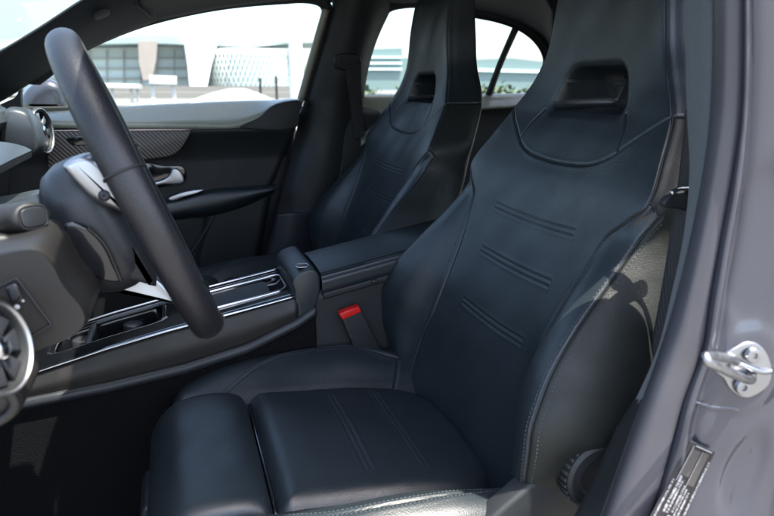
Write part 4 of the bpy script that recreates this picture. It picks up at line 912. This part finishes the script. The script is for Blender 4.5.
lat = thing('lattice_building', 'white round building with a diamond lattice of dark windows, right of the glass hall', 'building', (-5, BY+5, 0))
cl = at(250, 88, 'Y', BY+6); rad = 4.9; zt = at(250, 49, 'Y', BY)[2]
Vc, Fc = lathe((cl[0], cl[1], 0), (0, 0, 1), [(0, rad), (zt, rad*1.03), (zt+.15, rad*1.0), (zt+.15, 0)], 64); mesh('drum_wall', Vc, Fc, DRUMW, lat)
mb = MB()
for i in range(44):
    for j in range(6):
        a = -math.pi/2+(i-22+.5*(j % 2))*.105; zc_ = 1.0+j*(zt-1.2)/6+.2; dh = (zt-1.2)/6*.95; da = .040; rr_ = rad*1.035
        if abs(a+math.pi/2) > 1.75: continue
        mb.add([(cl[0]+rr_*math.cos(a+x*da), cl[1]+rr_*math.sin(a+x*da), zc_+y*dh) for x, y in ((-1, 0), (0, -.75), (1, 0), (0, .75))], [(0, 1, 2, 3)])
mb.build('window_lattice', LATT, lat, smooth=False)
wall([(286, 53), (294, 53), (294, 90), (286, 90)], BY+9, 6, BGLASS, lat, 'side_wing')
def post(name, x, yt, yb, Y, w, m, label, cat, group=None):
    b = at(x, yb, 'Y', Y); t = at(x, yt, 'Y', Y); o = mesh(name, *lathe((b[0], b[1], 0), (0, 0, 1), [(0, w*1.4), (.1, w*1.4), (.15, w), (t[2], w), (t[2]+.02, 0)], 20), m); sharp(o, 40); o['label'] = label; o['category'] = cat
    if group: o['group'] = group
    return o
post('white_column', 297, -30, 96, 30, .30, DRUMW, 'tall white column outside, standing left of the far door pillar', 'column')
post('lamp_post', 261, 78, 101, 26, .05, PLAST, 'short dark bollard outside, left of its twin in the far window', 'bollard')
post('lamp_post', 277, 76, 101, 26, .05, PLAST, 'short dark bollard outside, nearer the white column', 'bollard')
# white outdoor pergola-like bench frames near the car
def frame_thing(label, beams, legs, Y):
    r_ = thing('garden_table', label, 'table', tuple(at(beams[0][0], 110, 'Y', Y)*[1, 1, 0]))
    for x0, x1, y0, y1, d in beams: mesh('table_top', *prism(ats([(x0, y0), (x1, y0+1), (x1, y1+1), (x0, y1)], 'Y', Y), (0, d, 0), .01), WHITEP, r_, smooth=False)
    for x, y, w in legs:
        a = at(x, y, 'Y', Y+.1); mesh('leg', *box((a[0], a[1], a[2]/2), (w, w, a[2]), .005), WHITEP, r_)
frame_thing('tall white table outside with two legs, right of its lower neighbour', [(149, 177, 75, 84, 1.2)], [(152, 84, .07), (173, 85, .07)], 12)
frame_thing('low white table outside on thin legs, beside the wheel rim', [(96, 140, 83, 88, 1.2)], [(112, 88, .05), (131, 88, .05), (137, 88, .05)], 13)
lw = mesh('low_wall', *prism(ats([(60, 92), (300, 92), (300, 98), (60, 98)], 'Y', 40), (0, .5, 0), .02), CONC, smooth=False); lw['label'] = 'long low beige wall outside in front of the hall'; lw['category'] = 'wall'
hum = ats([(190, 104), (205, 98), (228, 91), (243, 88.5), (255, 92), (268, 97), (280, 104)], 'Y', 20)
sh_ = mesh('shade_sail', *prism(spl(hum, 40).tolist(), (0, 3, 0), .05), WHITEP); sh_['label'] = 'low white canvas cover outside, peaked in the middle, above the window sill'; sh_['category'] = 'canopy'
blk = thing('office_block', 'sea green office block outside, between far pillar and passenger headrest', 'building', (20, 90, 0))
wall([(366, 49), (402, 48), (402, 58), (412, 58), (412, 90), (360, 90)], 90, 20, BLOCK, blk, 'block_wall')
for y in (56, 62, 68): wall([(366, y), (402, y), (402, y+2), (366, y+2)], 89.6, .3, BGLASS, blk, 'window_band')
blk2 = thing('long_block', 'long low sea green building outside, seen past the rear window divider', 'building', (60, 90, 0))
wall([(462, 60), (512, 58), (545, 62), (545, 92), (462, 92)], 92, 20, BLOCK, blk2, 'block_wall')
wall([(462, 68), (545, 70), (545, 73), (462, 71)], 91.6, .3, BGLASS, blk2, 'window_band')
for i, (x, w_) in enumerate(((352, 40), (420, 50), (500, 70))):
    b0 = at(x, 92, 'Y', 55); mb = MB()
    for _ in range(260):
        c = b0*[1, 1, 0]+np.array([rng.normal()*w_*.022, rng.normal()*.6, abs(rng.normal())*.45+.1]); s_ = .16+.14*rng.random(); a = rng.random(3)*6
        u = np.array([math.cos(a[0]), math.sin(a[0])*.6, math.sin(a[1])]); v = np.array([-math.sin(a[0]), math.cos(a[0]), math.cos(a[2])])
        mb.add([c-u*s_, c+v*s_, c+u*s_, c-v*s_], [(0, 1, 2, 3)])
    o = mb.build('shrub', SHRUB, smooth=False); o['category'] = 'shrub'; o['group'] = 'shrubs in front of the blocks'
    o['label'] = ['low shrub outside, just right of the far door pillar', 'low shrub outside, left of the passenger headrest', 'low shrub outside, seen through the rear quarter window'][i]

# ================================================================== LIGHT, SKY, CAMERA
SUN = np.array([.21, -.270, .95]); SUN /= np.linalg.norm(SUN)
w = bpy.data.worlds.new('World'); SC.world = w; w.use_nodes = True; nt = w.node_tree
sky = nt.nodes.new('ShaderNodeTexSky'); sky.sky_type = 'NISHITA'; sky.sun_disc = False
sky.sun_elevation = math.asin(SUN[2]); sky.sun_rotation = math.atan2(SUN[0], SUN[1]); sky.air_density = 1.0; sky.dust_density = 3.0
hs = nt.nodes.new('ShaderNodeHueSaturation'); hs.inputs['Saturation'].default_value = .95; nt.links.new(sky.outputs[0], hs.inputs['Color']); nt.links.new(hs.outputs[0], nt.nodes['Background'].inputs[0]); nt.nodes['Background'].inputs[1].default_value = .15
sl = bpy.data.lights.new('sun', 'SUN'); sl.energy = 3.4; sl.angle = R(.5); sl.color = (1, .94, .84)
so = bpy.data.objects.new('sun', sl); COL.objects.link(so); so.rotation_euler = Vector(-SUN).to_track_quat('-Z', 'Y').to_euler(); so.location = (-3, -3, 6)
cd = bpy.data.cameras.new('camera'); co = bpy.data.objects.new('camera', cd); COL.objects.link(co)
cd.sensor_width = 36; cd.lens = FPX/774*36; cd.clip_start = .02; cd.clip_end = 3000
co.location = CAM; co.rotation_euler = Vector(FW).to_track_quat('-Z', 'Y').to_euler()
cd.dof.use_dof = True; cd.dof.focus_distance = 1.05; cd.dof.aperture_fstop = 6.3
SC.camera = co
SC.view_settings.view_transform = 'Standard'; SC.view_settings.look = 'None'; SC.view_settings.exposure = 2.35; SC.view_settings.gamma = 1
SC.cycles.max_bounces = 10; SC.cycles.diffuse_bounces = 5; SC.cycles.transparent_max_bounces = 16
